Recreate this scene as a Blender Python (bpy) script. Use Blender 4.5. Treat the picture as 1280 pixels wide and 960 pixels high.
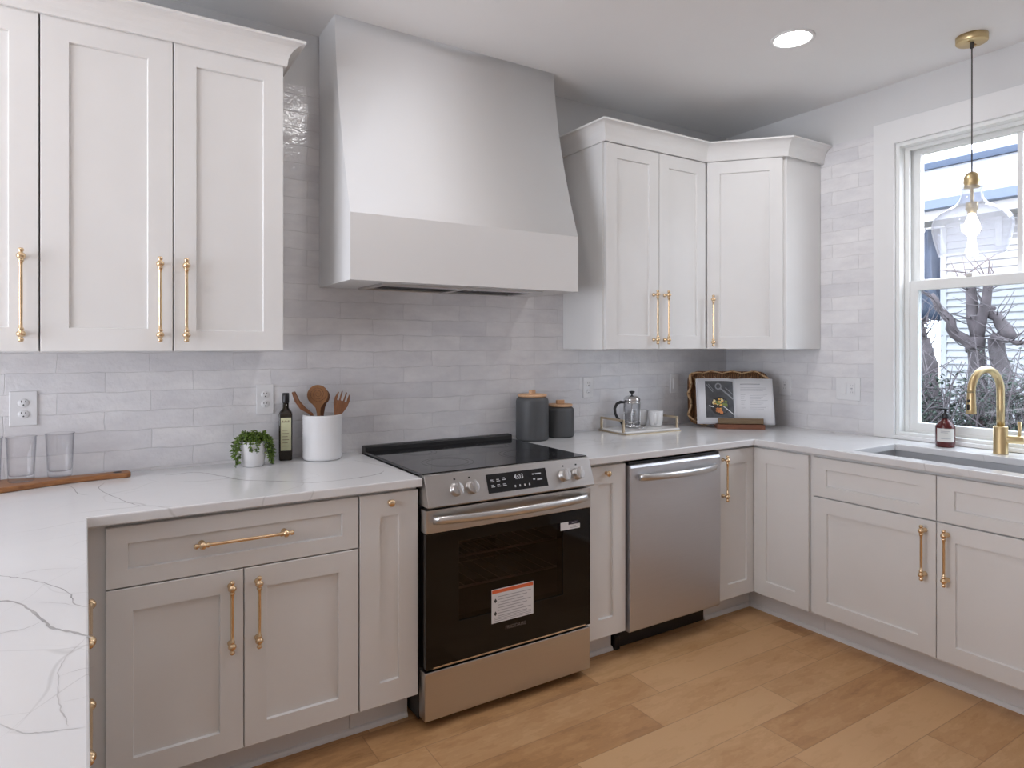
import bpy, bmesh, math, random
from mathutils import Vector, Matrix

for _o in list(bpy.data.objects):
    bpy.data.objects.remove(_o, do_unlink=True)
SC = bpy.context.scene
COL = SC.collection
PI = math.pi
R = math.radians

# ------------------------------------------------------------------ camera, sky, exposure
CAM_YAW, CAM_F, CAM_CX, CAM_HY = 32.042, 820.35, 632.06, 431.87
cam = bpy.data.cameras.new('camera')
camo = bpy.data.objects.new('camera', cam)
COL.objects.link(camo)
camo.location = (0.0, -2.848, 1.3917)
camo.rotation_euler = (R(90), 0, -R(CAM_YAW))
cam.sensor_width = 36.0
cam.lens = CAM_F / 1280 * 36.0
cam.shift_x = (640 - CAM_CX) / 1280
cam.shift_y = (CAM_HY - 480) / 1280
cam.clip_start = 0.02
SC.camera = camo

SKY_STRENGTH = 8.5
LAMP_STRENGTH = 74.0
LAMP_COLOR = (1.0, 0.985, 0.99)
BULB_STRENGTH = 14.0
world = bpy.data.worlds.new('overcast_sky')
SC.world = world
world.use_nodes = True
_bg = world.node_tree.nodes['Background']
_bg.inputs[0].default_value = (0.86, 0.90, 1.0, 1)
_bg.inputs[1].default_value = SKY_STRENGTH

SC.view_settings.view_transform = 'Standard'
SC.view_settings.look = 'None'
SC.view_settings.gamma = 1.0
SC.view_settings.use_curve_mapping = False
SC.view_settings.exposure = 0.0
SC.cycles.transparent_max_bounces = 32      # several glass walls can stand in one line of sight


def portal(name, loc, rot, sx, sy):
    l = bpy.data.lights.new(name, 'AREA')
    l.shape = 'RECTANGLE'
    l.size, l.size_y = sx, sy
    l.cycles.is_portal = True
    o = bpy.data.objects.new(name, l)
    COL.objects.link(o)
    o.location = loc
    o.rotation_euler = rot
    return o


# ------------------------------------------------------------------ material helpers
class NT:
    def __init__(self, name):
        self.m = bpy.data.materials.new(name)
        self.m.use_nodes = True
        self.t = self.m.node_tree
        self.b = self.t.nodes['Principled BSDF']
        self.out = self.t.nodes['Material Output']

    def n(self, typ, **kw):
        nd = self.t.nodes.new(typ)
        for k, v in kw.items():
            if k.startswith('i_'):
                key = k[2:]
                key = int(key) if key.isdigit() else key.replace('_', ' ')
                self.put(nd.inputs[key], v)
            else:
                setattr(nd, k, v)
        return nd

    def put(self, sock, v):
        if isinstance(v, bpy.types.NodeSocket):
            self.t.links.new(v, sock)
        else:
            sock.default_value = v

    def math(self, op, a, b=0.0, clamp=False):
        nd = self.t.nodes.new('ShaderNodeMath')
        nd.operation = op
        nd.use_clamp = clamp
        self.put(nd.inputs[0], a)
        self.put(nd.inputs[1], b)
        return nd.outputs[0]

    def coord(self, kind='Object'):
        return self.n('ShaderNodeTexCoord').outputs[kind]

    def sep(self, v):
        return self.n('ShaderNodeSeparateXYZ', i_0=v).outputs

    def comb(self, x, y, z=0.0):
        return self.n('ShaderNodeCombineXYZ', i_0=x, i_1=y, i_2=z).outputs[0]

    def noise(self, v, scale, detail=2.0, rough=0.5):
        return self.n('ShaderNodeTexNoise', i_Vector=v, i_Scale=scale, i_Detail=detail, i_Roughness=rough).outputs

    def map(self, v, scale=(1, 1, 1)):
        return self.n('ShaderNodeMapping', i_0=v, i_3=scale).outputs[0]

    def ramp(self, f, stops):
        nd = self.n('ShaderNodeValToRGB', i_0=f)
        cr = nd.color_ramp
        while len(cr.elements) < len(stops):
            cr.elements.new(0.5)
        for e, (p, c) in zip(cr.elements, stops):
            e.position = p
            e.color = (*c, 1) if len(c) == 3 else c
        return nd.outputs[0]

    def mix(self, f, a, b, mode='MIX'):
        nd = self.n('ShaderNodeMix', data_type='RGBA', blend_type=mode)
        self.put(nd.inputs[0], f)
        for s, v in ((nd.inputs[6], a), (nd.inputs[7], b)):
            self.put(s, v if isinstance(v, bpy.types.NodeSocket) or len(v) == 4 else (*v, 1))
        return nd.outputs[2]

    def bump(self, h, strength=0.2, dist=0.01, normal=None):
        nd = self.n('ShaderNodeBump', i_Strength=strength, i_Distance=dist, i_Height=h)
        if normal is not None:
            self.put(nd.inputs['Normal'], normal)
        return nd.outputs[0]

    def set(self, **kw):
        for k, v in kw.items():
            s = self.b.inputs[k.replace('_', ' ')]
            if not isinstance(v, bpy.types.NodeSocket) and hasattr(v, '__len__') and len(v) == 3 and s.type == 'RGBA':
                v = (*v, 1)
            self.put(s, v)
        return self


def simple(name, col, rough=0.5, metal=0.0, vary=0.04, scale=8.0, bump=0.0, **kw):
    """plain surface with a faint procedural variation of its colour"""
    k = NT(name)
    nz = k.noise(k.coord(), scale, 3)[0]
    lo = tuple(max(0, c * (1 - vary)) for c in col)
    hi = tuple(min(1, c * (1 + vary)) for c in col)
    k.set(Base_Color=k.ramp(nz, [(0.3, lo), (0.7, hi)]), Roughness=rough, Metallic=metal, **kw)
    if bump:
        k.set(Normal=k.bump(k.noise(k.coord(), scale * 12, 2)[0], bump, 0.002))
    return k.m


M = {}
M['cabinet'] = simple('cabinet_paint', (0.80, 0.795, 0.785), 0.38, vary=0.01)
M['kick'] = simple('toe_kick_paint', (0.76, 0.755, 0.76), 0.42, vary=0.01)
M['wall'] = simple('wall_paint', (0.72, 0.72, 0.72), 0.75, vary=0.01, scale=3)
M['ceiling'] = simple('ceiling_paint', (0.88, 0.88, 0.88), 0.85, vary=0.01, scale=3)
M['hood'] = simple('hood_paint', (0.76, 0.755, 0.75), 0.6, vary=0.01, scale=3)
M['trim'] = simple('trim_paint', (0.82, 0.82, 0.82), 0.4, vary=0.01)
M['vinyl'] = simple('window_vinyl', (0.83, 0.84, 0.83), 0.4, vary=0.01)
M['plate'] = simple('outlet_plastic', (0.80, 0.80, 0.81), 0.3, vary=0.01)
M['dark'] = simple('dark_slot', (0.03, 0.03, 0.03), 0.6)
M['blackplastic'] = simple('black_plastic', (0.012, 0.012, 0.014), 0.35)
M['blackmetal'] = simple('black_enamel', (0.015, 0.015, 0.016), 0.4)
M['ceramic'] = simple('white_ceramic', (0.80, 0.80, 0.80), 0.25, vary=0.01)
M['ceramicmatte'] = simple('matte_white_ceramic', (0.76, 0.755, 0.76), 0.55, vary=0.02, bump=0.05)
M['stoneware'] = simple('charcoal_stoneware', (0.075, 0.078, 0.082), 0.48, vary=0.08, bump=0.05)
M['paper'] = simple('paper', (0.80, 0.80, 0.82), 0.7, vary=0.01)
M['ink'] = simple('printed_text', (0.42, 0.42, 0.45), 0.8)
M['darkink'] = simple('black_print', (0.03, 0.03, 0.03), 0.7)
M['whiteprint'] = simple('white_print', (0.55, 0.57, 0.60), 0.5)
M['orange'] = simple('orange_print', (0.80, 0.16, 0.05), 0.6)
M['labelcream'] = simple('cream_label', (0.62, 0.62, 0.40), 0.6, vary=0.08, scale=20)
M['labelwhite'] = simple('white_label', (0.72, 0.71, 0.68), 0.6, vary=0.03)
M['steelsink'] = simple('sink_steel', (0.50, 0.50, 0.51), 0.42, 0.6, vary=0.04)
M['chrome'] = simple('polished_chrome', (0.72, 0.72, 0.72), 0.08, 1.0)
M['marble'] = simple('white_marble', (0.80, 0.79, 0.77), 0.25, vary=0.03, scale=12)
M['leaf'] = simple('succulent_leaf', (0.105, 0.175, 0.020), 0.40, vary=0.5, scale=60)
M['stem'] = simple('green_stem', (0.07, 0.12, 0.03), 0.6)
M['soil'] = simple('potting_soil', (0.04, 0.03, 0.02), 0.9, vary=0.3, scale=80)
M['bottleglass'] = simple('dark_bottle_glass', (0.022, 0.016, 0.010), 0.08, vary=0.1)
M['amber'] = simple('red_amber_plastic', (0.095, 0.014, 0.014), 0.12, vary=0.1)
M['nickel'] = simple('brushed_pale_gold', (0.60, 0.49, 0.35), 0.34, 1.0)
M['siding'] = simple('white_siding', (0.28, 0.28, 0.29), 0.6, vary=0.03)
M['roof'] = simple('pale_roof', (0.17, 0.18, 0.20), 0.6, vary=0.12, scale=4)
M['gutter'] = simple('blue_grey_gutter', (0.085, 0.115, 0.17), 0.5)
M['greyglass'] = simple('grey_window_glass', (0.12, 0.12, 0.125), 0.3)  # plain grey glass of the neighbour's window
M['porch_shadow'] = simple('porch_shadow_blue', (0.040, 0.055, 0.09), 0.55, vary=0.35, scale=2.5)  # porch shadow and blue fabric put into one dark colour
M['bark'] = simple('grey_bark', (0.085, 0.068, 0.072), 0.9, vary=0.35, scale=14, bump=0.6)
M['twig'] = simple('pale_twig', (0.115, 0.095, 0.10), 0.9, vary=0.2)
M['shrub'] = simple('evergreen_leaf', (0.035, 0.052, 0.038), 0.7, vary=0.5, scale=6)
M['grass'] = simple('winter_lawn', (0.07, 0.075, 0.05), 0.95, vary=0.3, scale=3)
M['screen'] = simple('touch_screen', (0.008, 0.008, 0.009), 0.12)
M['photo'] = simple('printed_photo', (0.075, 0.078, 0.085), 0.45, vary=0.25, scale=25)
M['food1'] = simple('printed_yellow_food', (0.75, 0.42, 0.10), 0.6, vary=0.3, scale=60)
M['food2'] = simple('printed_orange_food', (0.55, 0.20, 0.07), 0.6, vary=0.3, scale=60)
M['food3'] = simple('printed_green_food', (0.20, 0.25, 0.07), 0.6, vary=0.3, scale=60)
M['food4'] = simple('printed_cream_food', (0.85, 0.68, 0.35), 0.6, vary=0.3, scale=60)
M['photogrey'] = simple('printed_grey', (0.27, 0.28, 0.30), 0.6, vary=0.1, scale=40)
M['photodark'] = simple('printed_dark_plate', (0.035, 0.03, 0.028), 0.6)
M['cord'] = simple('dark_cord', (0.05, 0.045, 0.04), 0.5)


def metal_brushed(name, col, rough, axis_scale=(2, 60, 160), bump=0.06):
    k = NT(name)
    nz = k.noise(k.map(k.coord(), axis_scale), 3.0, 3)[0]
    k.set(Base_Color=k.ramp(nz, [(0.2, tuple(c * .95 for c in col)), (0.8, col)]), Metallic=1.0, Roughness=rough,
          Normal=k.bump(nz, bump, 0.001))
    return k.m


M['steel'] = metal_brushed('brushed_stainless', (0.60, 0.585, 0.57), 0.30)
M['steel_vert'] = metal_brushed('brushed_stainless_door', (0.62, 0.62, 0.64), 0.46, (2, 60, 160))
M['steelhandle'] = metal_brushed('satin_steel_handle', (0.66, 0.655, 0.65), 0.28, (4, 4, 4), 0.0)
M['brass'] = metal_brushed('champagne_brass', (0.80, 0.60, 0.38), 0.26, (20, 20, 20), 0.0)
M['gold'] = metal_brushed('satin_gold', (0.70, 0.55, 0.31), 0.38, (20, 20, 20), 0.0)


def wood(name, c0, c1, scale=(6, 60, 60), rough=0.5, rings=None):
    k = NT(name)
    co = k.coord()
    a = k.noise(k.map(co, scale), 1.6, 5, 0.6)[0]
    c = k.ramp(a, [(0.28, c0), (0.72, c1)])
    k.set(Base_Color=c, Roughness=rough, Normal=k.bump(a, 0.08, 0.001))
    return k.m


M['walnut'] = wood('acacia_wood', (0.22, 0.085, 0.03), (0.42, 0.19, 0.07), (10, 80, 80), 0.45)
M['utensil'] = wood('olive_wood', (0.13, 0.048, 0.018), (0.25, 0.10, 0.038), (60, 60, 12), 0.5)
M['utensil_light'] = wood('teak_wood', (0.21, 0.09, 0.03), (0.31, 0.14, 0.05), (60, 60, 12), 0.5)
M['bamboo'] = wood('pale_bamboo', (0.62, 0.36, 0.20), (0.74, 0.47, 0.28), (12, 60, 60), 0.5)
M['standwood'] = wood('book_stand_wood', (0.13, 0.085, 0.045), (0.22, 0.15, 0.085), (8, 90, 90), 0.5)
M['standwood_red'] = wood('red_brown_wood', (0.15, 0.055, 0.03), (0.24, 0.095, 0.05), (8, 90, 90), 0.5)


def wicker():
    k = NT('woven_wicker')
    co = k.coord()
    w = k.n('ShaderNodeTexWave', wave_type='BANDS', bands_direction='X', i_Vector=co, i_Scale=30.0, i_Distortion=3.0).outputs[1]
    k.set(Base_Color=k.ramp(w, [(0.2, (0.10, 0.042, 0.014)), (0.8, (0.30, 0.14, 0.05))]), Roughness=0.6,
          Normal=k.bump(w, 0.5, 0.003))
    return k.m


M['wicker'] = wicker()
M['cane'] = wood('pale_cane_strip', (0.52, 0.33, 0.17), (0.68, 0.47, 0.28), (40, 40, 40), 0.55)


def tile_mat(axis):
    k = NT('glazed_tile_' + axis)
    co = k.coord()
    s = k.sep(co)
    h = s[0] if axis == 'x' else s[1]
    wob = k.noise(co, 9.0, 2)
    ws = k.sep(wob[1])
    u = k.math('ADD', h, k.math('MULTIPLY', k.math('SUBTRACT', ws[0], 0.5), 0.022))
    v = k.math('ADD', k.math('SUBTRACT', s[2], 0.924), k.math('MULTIPLY', k.math('SUBTRACT', ws[1], 0.5), 0.018))
    u = k.math('ADD', u, 0.116 + 2.98)
    vec = k.comb(u, v, 0.0)
    br = k.n('ShaderNodeTexBrick', offset=0.5, i_Vector=vec, i_Scale=1.0)
    br.inputs['Color1'].default_value = (0.88, 0.87, 0.87, 1)
    br.inputs['Color2'].default_value = (0.78, 0.775, 0.79, 1)
    br.inputs['Mortar'].default_value = (0.78, 0.77, 0.77, 1)
    br.inputs['Mortar Size'].default_value = 0.0016
    br.inputs['Mortar Smooth'].default_value = 0.6
    br.inputs['Bias'].default_value = -0.15
    br.inputs['Brick Width'].default_value = 0.298
    br.inputs['Row Height'].default_value = 0.0735
    big = k.noise(k.map(co, (1, 1, 2.5)), 7.0, 4, 0.6)[0]
    cl = k.mix(1.0, br.outputs[0], k.ramp(big, [(0.25, (0.84, 0.835, 0.855)), (0.75, (1.0, 1.0, 1.0))]), 'MULTIPLY')
    und = k.noise(co, 22.0, 3, 0.6)[0]
    hgt = k.math('ADD', k.math('MULTIPLY', br.outputs[1], -0.45), k.math('ADD', k.math('MULTIPLY', und, 1.0), k.math('MULTIPLY', k.noise(co, 75.0, 2)[0], 0.30)))
    k.set(Base_Color=cl, Roughness=0.16, Normal=k.bump(hgt, 0.75, 0.004))
    return k.m


M['tile_x'] = tile_mat('x')
M['tile_y'] = tile_mat('y')


def quartz():
    k = NT('veined_quartz')
    co = k.coord()

    def veins(scale, dist, width, seed, lo, hi):
        off = k.n('ShaderNodeVectorMath', operation='ADD', i_0=co, i_1=(seed, seed * 2.1, seed * .7)).outputs[0]
        wob = k.noise(off, 2.2, 2, 0.45)[1]
        d = k.n('ShaderNodeVectorMath', operation='SCALE', i_0=k.n('ShaderNodeVectorMath', operation='SUBTRACT', i_0=wob, i_1=(.5, .5, .5)).outputs[0], i_Scale=dist).outputs[0]
        p = k.n('ShaderNodeVectorMath', operation='ADD', i_0=off, i_1=d).outputs[0]
        vo = k.n('ShaderNodeTexVoronoi', feature='DISTANCE_TO_EDGE', i_Vector=k.map(p, (1.0, 1.35, 1.0)), i_Scale=scale).outputs[0]
        msk = k.noise(off, 1.9, 2)[0]
        m = k.n('ShaderNodeMapRange', i_0=msk, i_1=lo, i_2=hi, i_3=0.0, i_4=1.0).outputs[0]
        w = k.math('ADD', k.math('MULTIPLY', m, width), 0.0005)
        line = k.math('SUBTRACT', 1.0, k.math('DIVIDE', vo, w), True)
        line = k.math('POWER', line, 0.7)
        return k.math('MULTIPLY', line, m)

    a = veins(1.5, 0.45, 0.008, 3.3, 0.46, 0.66)
    b = veins(2.3, 0.35, 0.005, 11.7, 0.46, 0.62)
    f = k.math('ADD', k.math('MULTIPLY', a, 0.32), k.math('MULTIPLY', b, 0.28), True)
    cl = k.noise(co, 3.5, 4)[0]
    base = k.ramp(cl, [(0.3, (0.735, 0.735, 0.745)), (0.7, (0.775, 0.775, 0.78))])
    k.set(Base_Color=k.mix(f, base, (0.27, 0.26, 0.255)), Roughness=0.16)
    return k.m


M['quartz'] = quartz()
M['vein'] = simple('quartz_vein', (0.43, 0.425, 0.42), 0.16, vary=0.25, scale=14)
M['vein_soft'] = simple('quartz_vein_faint', (0.56, 0.555, 0.555), 0.16, vary=0.15, scale=14)


def oak_floor():
    k = NT('oak_planks')
    co = k.coord()
    s = k.sep(co)
    W, L = 0.178, 0.95
    yy = k.math('DIVIDE', k.math('ADD', s[1], 0.59 + W * 80), W)
    row = k.math('FLOOR', yy)
    fy = k.math('FRACT', yy)
    h1 = k.n('ShaderNodeTexWhiteNoise', noise_dimensions='1D', i_W=row).outputs[0]
    xx = k.math('ADD', k.math('DIVIDE', s[0], L), k.math('MULTIPLY', h1, 7.3))
    colm = k.math('FLOOR', xx)
    fx = k.math('FRACT', xx)
    h2 = k.n('ShaderNodeTexWhiteNoise', noise_dimensions='2D', i_Vector=k.comb(row, colm)).outputs[0]
    gv = k.comb(k.math('ADD', k.math('MULTIPLY', s[0], 1.6), k.math('MULTIPLY', h2, 31.0)), k.math('MULTIPLY', s[1], 26.0), h2)
    g1 = k.noise(gv, 1.5, 6, 0.62)[0]
    gv2 = k.comb(k.math('ADD', k.math('MULTIPLY', s[0], 2.2), k.math('MULTIPLY', h2, 17.0)), k.math('MULTIPLY', s[1], 6.0), h2)
    g2 = k.noise(gv2, 2.3, 5, 0.62)[0]
    tone = k.math('ADD', k.math('MULTIPLY', h2, 0.34), k.math('ADD', k.math('MULTIPLY', g2, 0.60), k.math('MULTIPLY', g1, 0.26)))
    ring = k.math('MULTIPLY', k.math('ADD', k.math('SINE', k.math('MULTIPLY', g2, 55.0)), 1.0), 0.5)
    tone = k.math('ADD', k.math('SUBTRACT', tone, 0.025), k.math('MULTIPLY', ring, 0.05))
    c = k.ramp(tone, [(0.27, (0.33, 0.170, 0.068)), (0.50, (0.53, 0.295, 0.130)), (0.75, (0.67, 0.420, 0.215))])
    c = k.mix(k.math('MULTIPLY', h1, 0.35), c, k.mix(1.0, c, (1.0, 0.90, 0.82), 'MULTIPLY'))
    kn = k.n('ShaderNodeTexVoronoi', i_Vector=k.comb(k.math('MULTIPLY', s[0], 0.9), k.math('MULTIPLY', s[1], 1.7)), i_Scale=1.0).outputs[0]
    knot = k.math('SUBTRACT', 1.0, k.math('DIVIDE', kn, 0.05), True)
    c = k.mix(k.math('MULTIPLY', knot, 0.75), c, (0.09, 0.035, 0.012))
    ey = k.math('MINIMUM', fy, k.math('SUBTRACT', 1.0, fy))
    ex = k.math('MULTIPLY', k.math('MINIMUM', fx, k.math('SUBTRACT', 1.0, fx)), L / W)
    e = k.math('MINIMUM', ex, ey)
    seam = k.math('SUBTRACT', 1.0, k.math('DIVIDE', e, 0.014), True)
    c = k.mix(k.math('MULTIPLY', seam, 0.40), c, (0.10, 0.045, 0.018))
    hgt = k.math('ADD', k.math('MULTIPLY', seam, -1.0), k.math('MULTIPLY', g1, 0.25))
    k.set(Base_Color=c, Roughness=k.math('ADD', 0.40, k.math('MULTIPLY', g1, 0.12)), Normal=k.bump(hgt, 0.25, 0.002))
    return k.m


M['oak'] = oak_floor()


def clear_pane(name, tint=(1, 1, 1), gloss=0.06, haze=0.0, hazecol=(0.9, 0.93, 1.0), edge=0.5, rim=None):
    """thin clear glass: straight transmission, a Fresnel reflection and, if asked, a faint milky scatter"""
    k = NT(name)
    k.t.nodes.remove(k.b)
    tr = k.n('ShaderNodeBsdfTransparent', i_0=(*tint, 1)).outputs[0]
    gl = k.n('ShaderNodeBsdfGlossy', i_0=(1, 1, 1, 1), i_1=0.02).outputs[0]
    fr = k.n('ShaderNodeLayerWeight', i_0=0.5).outputs[1]
    fac = k.math('ADD', k.math('MULTIPLY', k.math('POWER', fr, 5.0), edge), gloss * 0.5, True)
    if rim:      # seen edge-on the light crosses more glass and is absorbed more
        tc = k.mix(k.math('POWER', fr, 3.2), tint, rim)
        tr = k.n('ShaderNodeBsdfTransparent', i_0=tc).outputs[0]
    body = tr
    if haze:
        nz = k.noise(k.coord(), 90.0, 3, 0.7)[0]
        hz = k.n('ShaderNodeBsdfTranslucent', i_0=(*hazecol, 1)).outputs[0]
        df = k.n('ShaderNodeBsdfDiffuse', i_0=(*hazecol, 1)).outputs[0]
        sc = k.n('ShaderNodeMixShader', i_0=0.5, i_1=hz, i_2=df).outputs[0]
        hf = k.math('MULTIPLY', k.n('ShaderNodeMapRange', i_0=nz, i_1=0.3, i_2=0.75, i_3=0.55, i_4=1.45).outputs[0], haze)
        body = k.n('ShaderNodeMixShader', i_0=hf, i_1=tr, i_2=sc).outputs[0]
    mx = k.n('ShaderNodeMixShader', i_0=fac, i_1=body, i_2=gl).outputs[0]
    k.t.links.new(mx, k.out.inputs[0])
    return k.m


M['pane'] = clear_pane('window_glass')
M['pane_low'] = clear_pane('screened_window_glass', (0.80, 0.84, 0.86))
M['shade'] = clear_pane('seeded_glass', (0.94, 0.95, 0.97), 0.06, 0.13, edge=0.6, rim=(0.60, 0.62, 0.68))
M['tumbler'] = clear_pane('tumbler_glass', (0.988, 0.988, 0.99), 0.05, edge=0.45, rim=(0.56, 0.57, 0.60))
M['ovenglass'] = clear_pane('tinted_oven_glass', (0.46, 0.37, 0.35), 0.05)


def emission(name, col, strength):
    k = NT(name)
    k.t.nodes.remove(k.b)
    e = k.n('ShaderNodeEmission', i_0=(*col, 1), i_1=strength).outputs[0]
    k.t.links.new(e, k.out.inputs[0])
    return k.m


M['lens'] = emission('lit_lens', LAMP_COLOR, LAMP_STRENGTH)
M['bulb'] = emission('lit_bulb', (1.0, 0.93, 0.80), BULB_STRENGTH)


def blackglass():
    k = NT('black_cooktop_glass')
    nz = k.noise(k.coord(), 3.0, 2)[0]
    k.set(Base_Color=k.ramp(nz, [(0.3, (0.010, 0.010, 0.012)), (0.7, (0.014, 0.014, 0.016))]), Roughness=0.05)
    k.b.inputs['Specular IOR Level'].default_value = 0.6
    return k.m


M['blackglass'] = blackglass()
M['doorglass'] = simple('black_oven_door_glass', (0.004, 0.0035, 0.0035), 0.06, **{'Specular_IOR_Level': 0.35})
M['cavity'] = simple('oven_enamel', (0.10, 0.075, 0.07), 0.5, vary=0.2)
M['rackwire'] = simple('rack_wire', (0.85, 0.80, 0.76), 0.35, 0.4)
M['ring'] = simple('cooktop_ring_print', (0.05, 0.05, 0.055), 0.25)


# ------------------------------------------------------------------ mesh helpers
def bm_new():
    return bmesh.new()


def box(bm, x0, x1, y0, y1, z0, z1, mi=0):
    v = [bm.verts.new(p) for p in ((x0, y0, z0), (x1, y0, z0), (x1, y1, z0), (x0, y1, z0), (x0, y0, z1), (x1, y0, z1), (x1, y1, z1), (x0, y1, z1))]
    for f in ((3, 2, 1, 0), (4, 5, 6, 7), (0, 1, 5, 4), (1, 2, 6, 5), (2, 3, 7, 6), (3, 0, 4, 7)):
        fc = bm.faces.new([v[i] for i in f])
        fc.material_index = mi
    return v


def frame_of(d):
    d = Vector(d).normalized()
    a = Vector((0, 0, 1)) if abs(d.z) < 0.9 else Vector((1, 0, 0))
    u = d.cross(a).normalized()
    return d, u, d.cross(u).normalized()


def lathe(bm, prof, origin=(0, 0, 0), axis=(0, 0, 1), seg=32, mi=0, sm=True, squash=None):
    """revolve (r, t) pairs about an axis; r = 0 closes the end"""
    o = Vector(origin)
    d, u, w = frame_of(axis)
    sq = squash or (1, 1)
    rings = []
    for r, t in prof:
        if r <= 1e-7:
            rings.append([bm.verts.new(o + d * t)])
        else:
            rings.append([bm.verts.new(o + d * t + u * (r * sq[0] * math.cos(2 * PI * i / seg)) + w * (r * sq[1] * math.sin(2 * PI * i / seg))) for i in range(seg)])
    for a, b in zip(rings, rings[1:]):
        for i in range(seg):
            j = (i + 1) % seg
            if len(a) == 1 and len(b) == 1:
                continue
            if len(a) == 1:
                f = bm.faces.new((a[0], b[i], b[j]))
            elif len(b) == 1:
                f = bm.faces.new((a[i], b[0], a[j]))
            else:
                f = bm.faces.new((a[i], b[i], b[j], a[j]))
            f.smooth = sm
            f.material_index = mi


def tube(bm, pts, rad, seg=10, mi=0, sx=1.0, sy=1.0, up=None, cap=True):
    """sweep an ellipse along a polyline; rad is a number or one per point"""
    P = [Vector(p) for p in pts]
    n = len(P)
    rr = rad if hasattr(rad, '__len__') else [rad] * n
    rings = []
    prev = None
    for i in range(n):
        t = (P[min(i + 1, n - 1)] - P[max(i - 1, 0)]).normalized()
        if prev is None:
            a = Vector(up) if up else (Vector((0, 0, 1)) if abs(t.z) < 0.9 else Vector((1, 0, 0)))
        else:
            a = prev
        w = (a - t * a.dot(t)).normalized()
        prev = w
        u = t.cross(w).normalized()
        rings.append([bm.verts.new(P[i] + u * (rr[i] * sx * math.cos(2 * PI * q / seg)) + w * (rr[i] * sy * math.sin(2 * PI * q / seg))) for q in range(seg)])
    for a, b in zip(rings, rings[1:]):
        for q in range(seg):
            r = (q + 1) % seg
            f = bm.faces.new((a[q], a[r], b[r], b[q]))
            f.smooth = True
            f.material_index = mi
    if cap:
        for rg, rev in ((rings[0], True), (rings[-1], False)):
            f = bm.faces.new(list(reversed(rg)) if rev else rg)
            f.material_index = mi


def prism(bm, poly, axis, a0, a1, mi=0, sm=False):
    """extrude a 2-D outline along x, y or z"""
    def P(p, a):
        return {'x': (a, p[0], p[1]), 'y': (p[0], a, p[1]), 'z': (p[0], p[1], a)}[axis]
    A = [bm.verts.new(P(p, a0)) for p in poly]
    B = [bm.verts.new(P(p, a1)) for p in poly]
    n = len(poly)
    fs = [bm.faces.new(A), bm.faces.new(list(reversed(B)))]
    for i in range(n):
        j = (i + 1) % n
        f = bm.faces.new((A[j], A[i], B[i], B[j]))
        f.smooth = sm
        fs.append(f)
    for f in fs:
        f.material_index = mi


def slab(bm, us, vs, keep, w0, w1, put, mi=0):
    """a sheet of grid cells with holes, given a thickness; put(u, v, w) maps to space"""
    V = {}

    def vert(i, j, w):
        if (i, j, w) not in V:
            V[i, j, w] = bm.verts.new(put(us[i], vs[j], (w0, w1)[w]))
        return V[i, j, w]
    cells = [(i, j) for i in range(len(us) - 1) for j in range(len(vs) - 1) if keep(i, j)]
    S = set(cells)
    for i, j in cells:
        bm.faces.new([vert(i, j, 1), vert(i + 1, j, 1), vert(i + 1, j + 1, 1), vert(i, j + 1, 1)])
        bm.faces.new([vert(i, j + 1, 0), vert(i + 1, j + 1, 0), vert(i + 1, j, 0), vert(i, j, 0)])
        for di, dj, a, b in ((-1, 0, (i, j), (i, j + 1)), (1, 0, (i + 1, j), (i + 1, j + 1)), (0, -1, (i, j), (i + 1, j)), (0, 1, (i, j + 1), (i + 1, j + 1))):
            if (i + di, j + dj) not in S:
                bm.faces.new([vert(*a, 0), vert(*b, 0), vert(*b, 1), vert(*a, 1)])


def shaker(bm, x0, x1, z0, z1, yf, t=0.020, rail=0.068, depth=0.009, top=None):
    """framed door lying in XZ, front at y = yf looking down -Y, with a recessed panel"""
    top = rail if top is None else top
    bv = 0.0025
    a = (x0 + rail, x1 - rail, z0 + top, z1 - top)
    b = (a[0] + bv, a[1] - bv, a[2] + bv, a[3] - bv)

    def ring(r, y):
        return [bm.verts.new(p) for p in ((r[0], y, r[2]), (r[1], y, r[2]), (r[1], y, r[3]), (r[0], y, r[3]))]
    e = 0.0018
    bk = ring((x0, x1, z0, z1), yf + t)
    o0 = ring((x0, x1, z0, z1), yf + e)
    o1 = ring((x0 + e, x1 - e, z0 + e, z1 - e), yf)
    i0 = ring(a, yf)
    i1 = ring(b, yf + depth)
    for p, q in ((bk, o0), (o0, o1), (o1, i0), (i0, i1)):
        for k in range(4):
            j = (k + 1) % 4
            bm.faces.new((p[k], p[j], q[j], q[k]))
    bm.faces.new(i1)
    bm.faces.new(list(reversed(bk)))


PULL_HALF = [(0, 0), (0.0050, 0.0005), (0.0078, 0.004), (0.0080, 0.009), (0.0055, 0.0125), (0.0055, 0.0145), (0.0092, 0.017), (0.0122, 0.0215),
             (0.0122, 0.0275), (0.0092, 0.032), (0.0058, 0.0345), (0.0085, 0.037), (0.0080, 0.041), (0.0056, 0.045), (0.0048, 0.058)]


def pull(bm, p0, p1, yface, out):
    """bar pull with turned ends between two points (its axis), posts running to the door at y = yface"""
    p0, p1 = Vector(p0), Vector(p1)
    L = (p1 - p0).length
    d = (p1 - p0).normalized()
    prof = list(PULL_HALF) + [(0.0054, L * 0.5)] + [(r, L - t) for r, t in reversed(PULL_HALF)]
    lathe(bm, prof, p0, d, 14)
    for t in (0.0245, L - 0.0245):
        c = p0 + d * t
        q = Vector((c.x, yface, c.z))
        lathe(bm, [(0.0048, 0), (0.0048, out - 0.010), (0.0090, out - 0.006), (0.0095, out), (0, out)], c, (q - c), 14)


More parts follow.
